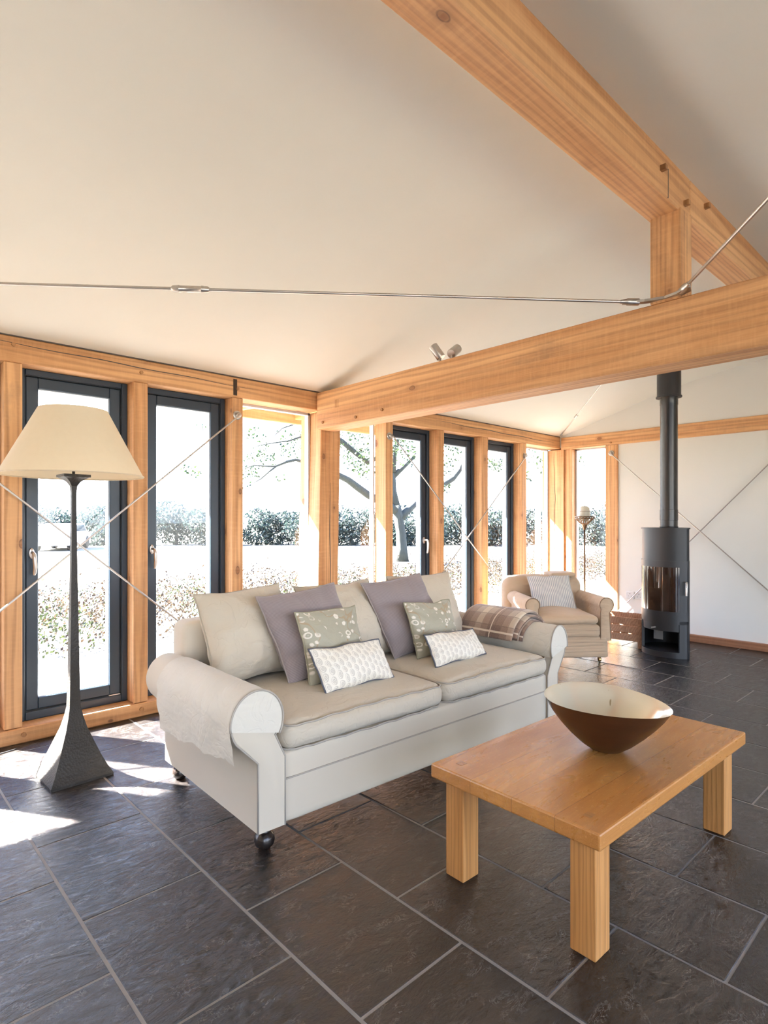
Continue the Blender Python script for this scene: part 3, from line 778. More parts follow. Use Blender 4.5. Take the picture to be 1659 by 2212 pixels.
cushion('large beige linen back cushion in the middle, between the two mauve cushions', [(0.66, 0.62, zb), (1.22, 0.60, zb), (1.17, 0.76, 0.925), (0.64, 0.76, 0.92)], 0.25, LINEN, CREAMP, sofa, 2)
cushion('large beige linen back cushion at the right end, behind the second mauve cushion', [(1.36, 0.63, zb), (1.92, 0.64, zb), (1.925, 0.80, 0.925), (1.36, 0.80, 0.925)], 0.24, LINEN, CREAMP, sofa, 3)
cushion('mauve ribbed square cushion leaning at the left, behind the floral cushion', [(0.395, 0.415, zb - .005), (0.88, 0.47, zb), (0.80, 0.60, 0.938), (0.325, 0.60, 0.905)], 0.20, MAUVE, MAUVEP, sofa, 4, pinch=0.06)
cushion('mauve ribbed square cushion leaning at the right, nearer the plaid blanket', [(1.13, 0.475, zb - .005), (1.60, 0.50, zb), (1.53, 0.67, 0.945), (1.035, 0.655, 0.915)], 0.20, MAUVE, MAUVEP, sofa, 5, pinch=0.06)
cushion('small sage cushion with white blossoms, left one on the sofa', [(0.455, 0.315, zb - .003), (0.85, 0.36, zb), (0.80, 0.42, 0.84), (0.42, 0.40, 0.84)], 0.13, FLOR, GREENP, sofa, 6)
cushion('small sage cushion with white blossoms, right one on the sofa', [(1.205, 0.36, zb), (1.59, 0.37, zb), (1.555, 0.45, 0.80), (1.165, 0.435, 0.812)], 0.13, FLOR, GREENP, sofa, 7)
cushion('white oblong cushion with grey oval print, left one at the front', [(0.448, 0.185, zb - .004), (0.882, 0.205, zb - .004), (0.83, 0.27, 0.682), (0.405, 0.265, 0.685)], 0.105, OVAL, NAVYP, sofa, 8, pinch=0.035)
cushion('white oblong cushion with grey oval print, right one at the front', [(1.165, 0.185, zb + .0), (1.57, 0.17, zb + .008), (1.56, 0.265, 0.645), (1.14, 0.255, 0.665)], 0.105, OVAL, NAVYP, sofa, 9, pinch=0.035)

# ------------------------------------------------------------------ folded plaid blanket over the right arm
t = NT('brown and cream wool plaid'); uv = t.n('ShaderNodeTexCoord').outputs['UV']; s = t.n('ShaderNodeSeparateXYZ'); t.l(uv, s.inputs[0])
def stripes(src, n_):
    f = t.math('FRACT', t.math('MULTIPLY', src, n_))
    wide = t.ramp(f, (0.0, 0.05), (0.18, 0.08), (0.2, 0.45), (0.38, 0.5), (0.40, 0.95), (0.60, 1.0), (0.62, 0.5), (0.8, 0.45), (0.82, 0.08))
    g = t.math('FRACT', t.math('MULTIPLY', src, n_ * 5)); thin = t.ramp(g, (0.0, 1.0), (0.07, 0.0), (0.93, 0.0), (1.0, 1.0))
    return wide, thin
wa, ta = stripes(s.outputs[0], 1.7); wb2, tb2 = stripes(s.outputs[1], 1.5)
mixv = t.math('MULTIPLY', t.math('ADD', wa, wb2), 0.5)
c = t.ramp(mixv, (0.05, (0.14, 0.075, 0.055)), (0.5, (0.33, 0.22, 0.16)), (0.95, (0.68, 0.57, 0.43)))
c = t.mix(t.math('MULTIPLY', t.math('MAXIMUM', ta, tb2), 0.75), c, (0.11, 0.055, 0.04))
wl = t.ramp(t.math('FRACT', t.math('MULTIPLY', s.outputs[0], 1.7)), (0.085, 0.0), (0.09, 1.0), (0.115, 1.0), (0.12, 0.0))
wl2 = t.ramp(t.math('FRACT', t.math('MULTIPLY', s.outputs[1], 1.5)), (0.085, 0.0), (0.09, 1.0), (0.115, 1.0), (0.12, 0.0))
c = t.mix(t.math('MAXIMUM', wl, wl2), c, (0.70, 0.58, 0.46))
fz = t.noise(uv, 160, 3)
c = t.mix(t.math('MULTIPLY', t.ramp(fz, (0.5, 0.0), (0.7, 1.0)), 0.35), c, (0.62, 0.52, 0.44))
t.bsdf(c, 0.95, bump=fz, bstr=0.6, bdist=0.004, Sheen_Weight=0.5); PLAID = t.m
b = new(); uvl = b.loops.layers.uv.new('UVMap')
cx, cz, rx, rz = 2.034, 0.525, 0.082, 0.115
NB = 40; NT_ = 34
def layer_pt(k, f, th):
    # k: 0 inner hem .. 1 outer hem ; path: up the inner side, over the scroll, down outside
    a = R(-20) * 0 + R(180) * k
    s_ = cx - (rx + th) * math.cos(a) * 1.08; z_ = cz + (rz + th) * math.sin(a) * 0.98
    return s_, z_
layers = [(0.014, 0.0, 0.0), (0.040, 0.03, 0.035), (0.066, 0.0, 0.0)]
for li, (th, i0, i1) in enumerate(layers):
    rows = []
    for j in range(NT_ + 1):
        f = j / NT_; row = []
        for i in range(NB + 1):
            k = i / NB
            kk = 0.02 + 0.83 * k + i0 * (1 - k) - i1 * k
            s_, z_ = layer_pt(kk, f, th)
            if kk < 0.14: s_ -= 0.0; z_ = z_ - 0.0
            tt = 0.155 + 0.02 * li + 0.44 * f
            tt += 0.05 * (k - 0.5) * -1.0
            rr_ = 0.011 * math.sqrt(max(0, 1 - (abs(2 * f - 1)) ** 8)) + 0.001
            nz = mn.noise(Vector((k * 4 + li, f * 4, li * 2.0))) * 0.006
            d = Vector((s_ - cx, 0, z_ - cz)).normalized()
            row.append((Vector((s_, tt, z_)) + d * nz, d, rr_))
        rows.append(row)
    # closed shell: outer and inner sheets
    VO = [[b.verts.new(p + d * rr_) for p, d, rr_ in row] for row in rows]
    VI = [[b.verts.new(p - d * rr_) for p, d, rr_ in row] for row in rows]
    def fc(q, uvs):
        f_ = b.faces.new(q)
        for lp, w_ in zip(f_.loops, uvs): lp[uvl].uv = w_
    for j in range(NT_):
        for i in range(NB):
            uvs = [(j / NT_, i / NB), (j / NT_, (i + 1) / NB), ((j + 1) / NT_, (i + 1) / NB), ((j + 1) / NT_, i / NB)]
            uvs = [(x_ * 1.0 + li * 0.13, y_ * 0.8) for x_, y_ in uvs]
            fc([VO[j][i], VO[j][i + 1], VO[j + 1][i + 1], VO[j + 1][i]], uvs)
            fc([VI[j][i], VI[j + 1][i], VI[j + 1][i + 1], VI[j][i + 1]], [uvs[0], uvs[3], uvs[2], uvs[1]])
    for j in range(NT_):
        for i in (0, NB): fc([VO[j][i], VO[j + 1][i], VI[j + 1][i], VI[j][i]], [(j / NT_, i / NB)] * 2 + [(j / NT_ + .02, i / NB)] * 2)
    for i in range(NB):
        for j in (0, NT_): fc([VO[j][i], VO[j][i + 1], VI[j][i + 1], VI[j][i]], [(j / NT_, i / NB), (j / NT_, (i + 1) / NB), (j / NT_ + .02, (i + 1) / NB), (j / NT_ + .02, i / NB)])
M = sofa.matrix_basis.copy()
for q in b.verts: q.co = M @ q.co
o = obj('blanket', b, PLAID, smooth=True); tag(o, 'folded brown and cream plaid wool blanket over the right sofa arm', 'blanket')

# ------------------------------------------------------------------ coffee table
tb = thing('coffee_table', 'low chunky oak coffee table with square legs in front of the sofa', 'table', (1.567, 0.788, 0), R(-1.5))
LT, WT = 1.208, 0.655
obj('tabletop', bx(0, LT, 0, WT, 0.349, 0.4, bev=0.006, seg=2), OAKX, tb)
for x, y in ((0.04, 0.035), (1.07, 0.035), (0.04, 0.535), (1.07, 0.535)):
    obj('leg', bx(x, x + 0.085, y, y + 0.083, 0.0, 0.35, bev=0.004, seg=2), OAKZ, tb)
INL = wood('end grain oak', 1, (0.40, 0.19, 0.065), (0.33, 0.145, 0.045), knots=False, rough=0.35)
for x, y in ((0.065, 0.065), (1.10, 0.065), (0.065, 0.565), (1.10, 0.565)): obj('tenon', bx(x, x + 0.032, y, y + 0.026, 0.395, 0.4007), INL, tb)

# ------------------------------------------------------------------ bowl
BRZ = NT('dark bronze lacquer'); v = BRZ.coord(scale=(1, 1, 5)); f = BRZ.noise(v, 5, 5, 0.6)
BRZ.bsdf(BRZ.mix(f, (0.038, 0.015, 0.007), (0.070, 0.028, 0.012)), 0.36, 0.35, bump=f, bstr=0.05, Coat_Weight=0.3); BRZ = BRZ.m
GLD = NT('polished pale gold lining'); v = GLD.coord(); f = GLD.noise(v, 3, 4); st = GLD.ramp(GLD.noise(GLD.coord(scale=(1, 2.4, 1)), 7.5, 3, 0.5, 0.6), (0.655, 0.0), (0.67, 1.0))
GLD.bsdf(GLD.mix(GLD.math('MULTIPLY', st, 0.8), GLD.mix(f, (0.80, 0.72, 0.56), (0.88, 0.82, 0.68)), (0.26, 0.17, 0.06)), GLD.ramp(f, (0.4, 0.15), (0.7, 0.3)), 0.55, bump=f, bstr=0.15, bdist=0.01); GLD = GLD.m
bowl = thing('bowl', 'wide tilted bronze bowl with a pale gold lining on the coffee table', 'bowl', (2.175, 1.068, 0.4005), R(30))
prf = [(0.0, 0.0), (0.045, 0.001), (0.065, 0.006), (0.10, 0.030), (0.145, 0.070), (0.185, 0.112), (0.215, 0.150), (0.237, 0.187), (0.240, 0.190)]
pri = [(0.240, 0.190), (0.234, 0.188), (0.210, 0.152), (0.178, 0.112), (0.138, 0.074), (0.095, 0.040), (0.05, 0.022), (0.0, 0.018)]
def tilt(b):
    for q in b.verts:
        k = q.co.z / 0.19
        # rim plane leans and the wall is slightly uneven
        q.co.z += (-0.055 * q.co.x * 0.73 + 0.055 * q.co.y * 0.68) * k * k * 1.0 + 0.006 * k * math.sin(2 * math.atan2(q.co.y, q.co.x))
    return b
bowl.rotation_euler = (0, 0, 0)
prf = [(a * .965, c) for a, c in prf]; pri = [(a * .965, c) for a, c in pri]
obj('outer_shell', tilt(lathe(new(), prf, 72, cap=False)), BRZ, bowl, smooth=True)
obj('gold_lining', tilt(lathe(new(), pri, 72, cap=False)), GLD, bowl, smooth=True)

# ------------------------------------------------------------------ floor lamp
HAM = NT('hammered dark iron'); v = HAM.coord(rand=False)
vo = HAM.n('ShaderNodeTexVoronoi'); HAM.l(v, vo.inputs['Vector']); vo.inputs['Scale'].default_value = 100
HAM.bsdf(HAM.mix(HAM.noise(v, 8, 4), (0.018, 0.016, 0.014), (0.034, 0.030, 0.026)), 0.5, 0.3, bump=vo.outputs['Distance'], bstr=0.45, bdist=0.004); HAM = HAM.m
lamp = thing('floor_lamp', 'tall floor lamp with a flared hammered iron foot and cream cone shade', 'lamp', (0.885, 3.235, 0), R(2))
hs = [(0.0, 0.143), (0.012, 0.143), (0.05, 0.122), (0.10, 0.100), (0.16, 0.078), (0.24, 0.049), (0.30, 0.034), (0.345, 0.026), (0.42, 0.0235), (0.6, 0.021), (0.87, 0.0165), (1.1, 0.0135), (1.34, 0.0105), (1.42, 0.0105), (1.455, 0.014), (1.475, 0.025), (1.49, 0.042), (1.498, 0.058)]
b = new(); rings = []
for z, h in hs: rings.append([b.verts.new((sx * h, sy * h, z)) for sx, sy in ((-1, -1), (1, -1), (1, 1), (-1, 1))])
for A, B in zip(rings, rings[1:]):
    for k in range(4): b.faces.new((A[k], A[(k + 1) % 4], B[(k + 1) % 4], B[k]))
b.faces.new(rings[0][::-1]); b.faces.new(rings[-1])
obj('stand', b, HAM, lamp)
obj('tray', prism(new(), [(-0.062, -0.062), (0.062, -0.062), (0.062, 0.062), (-0.062, 0.062)], 1.498, 1.512, 'z'), HAM, lamp)
obj('lamp_stem', tube(new(), [(0, 0, 1.51), (0, 0, 1.70)], 0.007, 10), HAM, lamp)
obj('bulb', lathe(new(), [(0.0, 1.60), (0.012, 1.60), (0.014, 1.63), (0.03, 1.67), (0.03, 1.69), (0.018, 1.715), (0.0, 1.72)], 20), WHITEP, lamp, smooth=True)
SH = NT('cream paper shade'); f = SH.noise(SH.coord(), 40, 4)
pr_ = SH.t.nodes.new('ShaderNodeBsdfPrincipled'); SH.l(SH.mix(f, (0.76, 0.67, 0.51), (0.80, 0.72, 0.56)), pr_.inputs['Base Color']); pr_.inputs['Roughness'].default_value = 0.8
tl = SH.n('ShaderNodeBsdfTranslucent'); tl.inputs[0].default_value = (0.62, 0.50, 0.32, 1)
ms = SH.n('ShaderNodeMixShader'); ms.inputs[0].default_value = 0.30
SH.l(pr_.outputs[0], ms.inputs[1]); SH.l(tl.outputs[0], ms.inputs[2]); SH.l(ms.outputs[0], SH.out.inputs[0]); SH = SH.m
b = lathe(new(), [(0.158, 1.838), (0.328, 1.506)], 72, cap=False)
sh = obj('lamp_shade', b, SH, lamp, smooth=True)
TRIM = simple('cream shade trim', (0.70, 0.60, 0.44), 0.85)
obj('shade_trim', tube(new(), [(0.328 * math.cos(2 * math.pi * k / 64), 0.328 * math.sin(2 * math.pi * k / 64), 1.508) for k in range(64)], 0.0035, 6, closed=True), TRIM, sh, smooth=True)
b = new(); tube(b, [(-0.155, 0, 1.815), (0.155, 0, 1.815)], 0.0025, 6); tube(b, [(0, -0.155, 1.815), (0, 0.155, 1.815)], 0.0025, 6); tube(b, [(0, 0, 1.7), (0, 0, 1.815)], 0.005, 8)
obj('shade_carrier', b, STEEL, sh)

# ------------------------------------------------------------------ wood stove and flue
IRON = NT('matt black stove paint'); f = IRON.noise(IRON.coord(), 200, 2)
IRON.bsdf((0.013, 0.014, 0.0165), 0.45, 0.0, bump=f, bstr=0.08, bdist=0.001); IRON = IRON.m
IRON2 = simple('satin grey enamelled flue', (0.022, 0.0215, 0.021), 0.27, 0.1, bstr=0.0)
SMOKE = NT('smoked firebox glass')
SMOKE.bsdf(SMOKE.mix(SMOKE.noise(SMOKE.coord(scale=(9, 9, 0.4)), 2.0, 3), (0.008, 0.004, 0.003), (0.035, 0.015, 0.007)), 0.06, 0.0, Specular_IOR_Level=0.5); SMOKE = SMOKE.m
INNER = simple('black inside of stove', (0.012, 0.012, 0.013), 0.7)
front = [Vector((5.77, 2.04)), Vector((5.715, 2.10)), Vector((5.685, 2.165)), Vector((5.672, 2.235)), Vector((5.676, 2.305)), Vector((5.70, 2.375)), Vector((5.742, 2.435)), Vector((5.80, 2.482)), Vector((5.86, 2.51))]
backp = [Vector((5.93, 2.525)), Vector((6.02, 2.515)), Vector((6.09, 2.48)), Vector((6.145, 2.42)), Vector((6.17, 2.34)), Vector((6.15, 2.25)), Vector((6.09, 2.17)), Vector((5.99, 2.115)), Vector((5.85, 2.06))]
SC0 = Vector((5.91, 2.275))
stove = thing('wood_stove', 'tall black cylindrical wood-burning stove with curved glass door and flue', 'stove', (SC0.x, SC0.y, 0))
def smoothp(pts, closed):
    for _ in range(1):
        o_ = []; n_ = len(pts)
        for i in range(n_ if closed else n_ - 1):
            p, q = pts[i], pts[(i + 1) % n_]; o_ += [p * 0.75 + q * 0.25, p * 0.25 + q * 0.75]
        if not closed: o_ = [pts[0]] + o_ + [pts[-1]]
        pts = o_
    return pts
def dense(pts, closed, m=4):
    n_ = len(pts); o_ = []
    for i in range(n_ if closed else n_ - 1):
        p0 = pts[(i - 1) % n_] if closed or i > 0 else pts[i] * 2 - pts[i + 1]
        p1 = pts[i]; p2 = pts[(i + 1) % n_]
        p3 = pts[(i + 2) % n_] if closed or i + 2 < n_ else p2 * 2 - p1
        for k in range(m):
            u_ = k / m
            o_.append(0.5 * ((2 * p1) + (p2 - p0) * u_ + (2 * p0 - 5 * p1 + 4 * p2 - p3) * u_ ** 2 + (3 * p1 - p0 - 3 * p2 + p3) * u_ ** 3))
    if not closed: o_.append(pts[-1])
    return o_
allp = dense(front + backp, True)
full = allp
def foot(sc=1.0, pts=None): return [((p - SC0).x * sc, (p - SC0).y * sc) for p in (pts or full)]
obj('top_plate', prism(new(), foot(1.035), 1.202, 1.214, 'z'), IRON, stove, smooth=True, auto=35)
obj('upper_body', prism(new(), foot(0.985), 0.905, 1.202, 'z'), IRON, stove, smooth=True, auto=35)
obj('base', prism(new(), foot(1.0), 0.0, 0.055, 'z'), IRON, stove, smooth=True, auto=35)
def arcpanel(i0, i1, sc, th, z0, z1, pts=front):
    sel = allp[i0 * 4:i1 * 4 + 1] if pts is front else pts; A = foot(sc, sel); B = foot(sc - th, sel)[::-1]
    return prism(new(), A + B, z0, z1, 'z')
door = obj('door', arcpanel(0, 8, 1.012, 0.06, 0.845, 0.905), IRON, stove, smooth=True, auto=35)
obj('lower_band', arcpanel(0, 8, 1.012, 0.06, 0.345, 0.432), IRON, door, smooth=True, auto=35)
obj('door_stile', arcpanel(0, 1, 1.012, 0.06, 0.432, 0.845), IRON, door)
obj('pane', arcpanel(1, 8, 1.004, 0.03, 0.432, 0.845), SMOKE, door, smooth=True, auto=40)
hp = [Vector((p[0], p[1], 0)) for p in foot(1.03, [Vector((5.745, 2.062))])][0]
b = tube(new(), [(hp.x, hp.y, 0.71), (hp.x - 0.03, hp.y - 0.018, 0.712), (hp.x - 0.04, hp.y - 0.024, 0.70), (hp.x - 0.034, hp.y - 0.018, 0.59)], [0.007, 0.009, 0.010, 0.009], 12)
obj('door_handle', b, SATIN, door, smooth=True, auto=50)
obj('back_shell', arcpanel(0, 9, 1.0, 0.06, 0.055, 0.905, allp[32:] + [allp[0]]), IRON, stove, smooth=True, auto=35)
obj('side_stile', arcpanel(0, 1, 1.0, 0.1, 0.055, 0.345), IRON, stove)
obj('side_stile', arcpanel(7, 8, 1.0, 0.1, 0.055, 0.345), IRON, stove)
obj('shelf_head', arcpanel(0, 8, 1.0, 0.08, 0.315, 0.345), IRON, stove, smooth=True, auto=35)
obj('firebox', prism(new(), foot(0.9), 0.30, 0.9, 'z'), INNER, stove, smooth=True, auto=35)
dr = obj('ash_drawer', arcpanel(1, 7, 0.96, 0.3, 0.245, 0.315), IRON, stove, smooth=True, auto=35)
b = tube(new(), [(foot(1.0, [front[4]])[0][0] + 0.02, foot(1, [front[4]])[0][1], 0.275), (foot(1.0, [front[4]])[0][0] - 0.035, foot(1, [front[4]])[0][1] + 0.02, 0.273)], 0.007, 10); obj('drawer_knob', b, SATIN, dr)
obj('spec_plate', bx(0.0, 0.002, 0.05, 0.14, 0.12, 0.215), simple('rating plate', (0.30, 0.30, 0.30), 0.4), stove)
fx, fy = 0.0, -0.005
b = lathe(new(), [(0.080, 1.205), (0.082, 1.21), (0.082, 1.226), (0.078, 1.228), (0.078, 1.285), (0.081, 1.287), (0.081, 1.387), (0.078, 1.389), (0.078, 2.395), (0.081, 2.4), (0.081, 2.50)], 40, (fx, fy, 0))
fl_ = obj('flue_pipe', b, IRON2, stove, smooth=True, auto=40)
b = lathe(new(), [(0.112, 2.472), (0.116, 2.472), (0.116, 2.484), (0.107, 2.488), (0.107, 2.84)], 40, (fx, fy, 0)); obj('flue_sleeve', b, IRON, fl_, smooth=True, auto=40)

# ------------------------------------------------------------------ armchair
SAND = fabric('sand coloured loose cover', (0.56, 0.42, 0.29), 5.0, 0.9, 0.03, 0.1)
SANDW = fabric('sand coloured skirt', (0.53, 0.395, 0.27), 3.0, 1.0, 0.04, 0.1, stretch=(0.5, 0.5, 3.0))
SPIPE = simple('brown piping', (0.28, 0.19, 0.12), 0.9)
BRASS = simple('brass castor', (0.60, 0.40, 0.16), 0.3, 0.9)
ch = thing('armchair', 'low sand-coloured armchair with a loose cover, between the sofa and the stove', 'armchair', (4.515, 2.965, 0), R(-39.5))
# local: x 0..0.80 across the front, y depth, z up
b = rbox(new(), 0.045, 0.755, 0.0, 0.72, 0.05, 0.24, 0.02, n=12, wob=0.003, seed=3)
for q in b.verts:
    q.co.y -= 0.012 * (1 - (q.co.z - 0.05) / 0.2) * (1 if q.co.y < 0.3 else 0)
obj('skirt', b, SANDW, ch, smooth=True)
obj('seat_base', rbox(new(), 0.11, 0.69, -0.012, 0.66, 0.22, 0.352, 0.045, n=12, wob=0.01, seed=8, belly=0.008), SANDW, ch, smooth=True)
c_ = obj('seat_cushion', rbox(new(), 0.115, 0.665, -0.02, 0.60, 0.345, 0.425, 0.038, crown=0.045, n=18, wob=0.008, seed=13, belly=0.012), SAND, ch, smooth=True)
for side in (0, 1):
    x0, x1 = (0.0, 0.115) if side == 0 else (0.685, 0.80)
    cx_ = 0.062 if side == 0 else 0.742
    ol = [(x1 if side == 0 else x1 - 0.02, 0.20), (x1 if side == 0 else x1 - 0.035, 0.45)]
    rr2 = 0.064
    ol += [(cx_ + rr2 * math.cos(R(-35 + 250 * k / 16)), 0.522 + rr2 * math.sin(R(-35 + 250 * k / 16))) for k in range(17)]
    ol += [((x0 + 0.035) if side == 0 else x0 + 0.0, 0.45), ((x0 + 0.02) if side == 0 else x0, 0.20)]
    b = new(); rings = []
    for yy, sc in ((0.0, 0.88), (0.004, 0.97), (0.016, 1.0), (0.35, 1.0), (0.66, 1.0), (0.68, 0.9)):
        mx = sum(p[0] for p in ol) / len(ol)
        rings.append([b.verts.new((mx + (x_ - mx) * sc, yy, 0.4 + (z_ - 0.4) * (1 if z_ < .3 else (0.9 + 0.1 * sc) if sc < 1 else 1))) for x_, z_ in ol])
    for A, B in zip(rings, rings[1:]):
        for k in range(len(ol)): b.faces.new((A[k], A[(k + 1) % len(ol)], B[(k + 1) % len(ol)], B[k]))
    b.faces.new(rings[0][::-1]); b.faces.new(rings[-1])
    a_ = obj('arm', b, SAND, ch, smooth=True, auto=50)
    obj('piping', tube(new(), [(x_, 0.002, z_) for x_, z_ in ol], 0.0045, 6), SPIPE, a_, smooth=True)
b = rbox(new(), -0.03, 0.77, 0.56, 0.80, 0.25, 0.715, 0.09, crown=0.02, n=18, wob=0.006, seed=21)
for q in b.verts: q.co.y += (q.co.z - 0.25) * 0.10
obj('backrest', b, SAND, ch, smooth=True)
obj('back_roll', rbox(new(), 0.44, 0.70, 0.60, 0.84, 0.715, 0.76, 0.022, n=10, wob=0.003), SAND, ch, smooth=True)
for x in (0.09, 0.70):
    b = new(); lathe(b, [(0.0, -0.011), (0.018, -0.011), (0.02, -0.006), (0.02, 0.006), (0.018, 0.011), (0.0, 0.011)], 20, mat=Matrix.Translation((x, 0.06, 0.0205)) @ Matrix.Rotation(R(90), 4, 'Y'))
    box(b, x - 0.018, x + 0.018, 0.045, 0.075, 0.04, 0.052); obj('castor', b, BRASS, ch)
obj('leg', bx(0.68, 0.73, 0.03, 0.09, 0.045, 0.06), PEG, ch)
cushion('blue-grey ticking stripe cushion in the sand-coloured armchair', [(0.19, 0.36, 0.435), (0.575, 0.28, 0.435), (0.57, 0.46, 0.745), (0.17, 0.52, 0.735)], 0.13, TICK, simple('ticking piping', (0.5, 0.47, 0.43), 0.9), ch, 15, pinch=0.045)

# ------------------------------------------------------------------ industrial standing light behind the armchair
BR2 = simple('aged brown brass', (0.16, 0.10, 0.06), 0.4, 0.8)
MILK = simple('milky glass globe', (0.72, 0.69, 0.58), 0.25)
sl_ = thing('standing_light', 'slim industrial standing light with a milky globe before the far narrow window', 'lamp', (6.20, 3.30, 0.0))
obj('foot', lathe(new(), [(0.0, 0), (0.13, 0), (0.13, 0.012), (0.02, 0.025), (0.0, 0.026)], 28), BR2, sl_, smooth=True, auto=40)
obj('pole', tube(new(), [(0, 0, 0.02), (0.004, 0, 0.4), (-0.002, 0, 0.7), (-0.006, -0.004, 0.98), (-0.012, -0.005, 1.20)], [0.011, 0.010, 0.011, 0.009, 0.011], 10), BR2, sl_, smooth=True)
ox, oy = -0.012, -0.005
obj('socket', lathe(new(), [(0.012, 1.18), (0.018, 1.195), (0.03, 1.23), (0.046, 1.245), (0.046, 1.255), (0.0, 1.258)], 20, (ox, oy, 0)), BR2, sl_, smooth=True, auto=40)
b = new()
for k in range(18):
    a = 2 * math.pi * k / 18
    tube(b, [(ox + 0.045 * math.cos(a), oy + 0.045 * math.sin(a), 1.25), (ox + 0.098 * math.cos(a), oy + 0.098 * math.sin(a), 1.305), (ox + 0.10 * math.cos(a), oy + 0.10 * math.sin(a), 1.325)], 0.0052, 6)
for rr2, zz in ((0.098, 1.305), (0.10, 1.325)): tube(b, [(ox + rr2 * math.cos(2 * math.pi * k / 32), oy + rr2 * math.sin(2 * math.pi * k / 32), zz) for k in range(32)], 0.0075, 6, closed=True)
tube(b, [(ox + 0.066 * math.cos(2 * math.pi * k / 32), oy + 0.066 * math.sin(2 * math.pi * k / 32), 1.385) for k in range(32)], 0.002, 5, closed=True)
obj('cage', b, BR2, sl_)
obj('globe', lathe(new(), [(0.0, 1.27), (0.04, 1.28), (0.059, 1.315), (0.060, 1.385), (0.055, 1.42), (0.038, 1.443), (0.0, 1.452)], 28, (ox, oy, 0)), MILK, sl_, smooth=True)

# ------------------------------------------------------------------ wooden crate beside the stove
cr_ = thing('wooden_crate', 'open weathered pine crate between the armchair and the stove', 'crate', (5.905, 2.545, 0), R(6))
CX, CY = 0.34, 0.46
for k in range(3):
    z0 = 0.062 + 0.082 * k
    obj('board', bx(-0.012, 0.0, 0, CY, z0, z0 + 0.071, bev=0.002), CRATEW, cr_); obj('board', bx(CX, CX + 0.012, 0, CY, z0, z0 + 0.071, bev=0.002), CRATEW, cr_)
    obj('board', bx(0, CX, -0.012, 0.0, z0, z0 + 0.071, bev=0.002), CRATEW, cr_); obj('board', bx(0, CX, CY, CY + 0.012, z0, z0 + 0.071, bev=0.002), CRATEW, cr_)
obj('bottom_board', bx(0, CX, 0, CY, 0.06, 0.072), CRATEW, cr_)
for x, y in ((-0.02, -0.02), (CX - 0.02, -0.02), (-0.02, CY - 0.02), (CX - 0.02, CY - 0.02)): obj('corner_foot', bx(x, x + 0.04, y, y + 0.04, 0, 0.295, bev=0.002), CRATEW, cr_)

# ------------------------------------------------------------------ wall sockets
HOLE = simple('socket slots', (0.06, 0.06, 0.06), 0.6)
for i, (y0, y1, lab) in enumerate(((2.95, 3.045, 'white wall socket on the gable wall, the one nearer the window post'), (2.85, 2.937, 'white wall socket on the gable wall, the one nearer the stove'))):
    o = obj('wall_socket', bx(XGW - 0.012, XGW, y0, y1, 0.385, 0.47, bev=0.004, seg=2), WHITEP); tag(o, lab, 'socket')
    ym = (y0 + y1) / 2
    for q in ((ym - 0.003, ym + 0.003, 0.437, 0.45), (ym - 0.02, ym - 0.012, 0.412, 0.417), (ym + 0.012, ym + 0.02, 0.412, 0.417)):
        obj('pin_hole', bx(XGW - 0.0135, XGW - 0.011, *q), HOLE, o)
    obj('switch', bx(XGW - 0.0145, XGW - 0.011, y1 - 0.022, y1 - 0.01, 0.445, 0.463, bev=0.001), WHITEP, o)

# ------------------------------------------------------------------ two spotlights on the tie beam
def spot(lab, loc, d, hinge):
    e = thing('spotlight', lab, 'spotlight', loc)
    obj('mounting_plate', lathe(new(), [(0.0, 0), (0.032, 0), (0.032, 0.006), (0.028, 0.009), (0.0, 0.009)], 24), STEEL, e, smooth=True, auto=40)
    d = Vector(d).normalized(); c0 = Vector((0, 0, 0.055))
    obj('bracket', tube(new(), [(0, 0, 0.005), (0, 0, 0.035), tuple(c0)], 0.007, 10), STEEL, e)
    M = Matrix.Translation(c0 - d * 0.012) @ d.to_track_quat('Z', 'Y').to_matrix().to_4x4()
    obj('lamp_head', lathe(new(), [(0.0, 0.0), (0.028, 0.0), (0.031, 0.004), (0.031, 0.10), (0.027, 0.102), (0.024, 0.094), (0.0, 0.092)], 28, mat=M), STEEL, e, smooth=True, auto=40)
spot('left steel spotlight on top of the tie beam, tilted up toward the windows', (2.95, 2.60, 2.319), (-0.25, 0.45, 0.75), 0)
spot('right steel spotlight on top of the tie beam, turned away', (2.95, 2.50, 2.319), (0.62, 0.12, 0.40), 0)

# ------------------------------------------------------------------ thin cable on the floor by the sill
pts = [(0.2 + 0.05 * i, 3.80 + 0.02 * math.sin(i * 0.6), 0.004) for i in range(12)]
o = obj('cable', tube(new(), pts, 0.003, 6), SEAL, smooth=True); tag(o, 'thin black cable lying on the slate beside the window sill', 'cable')

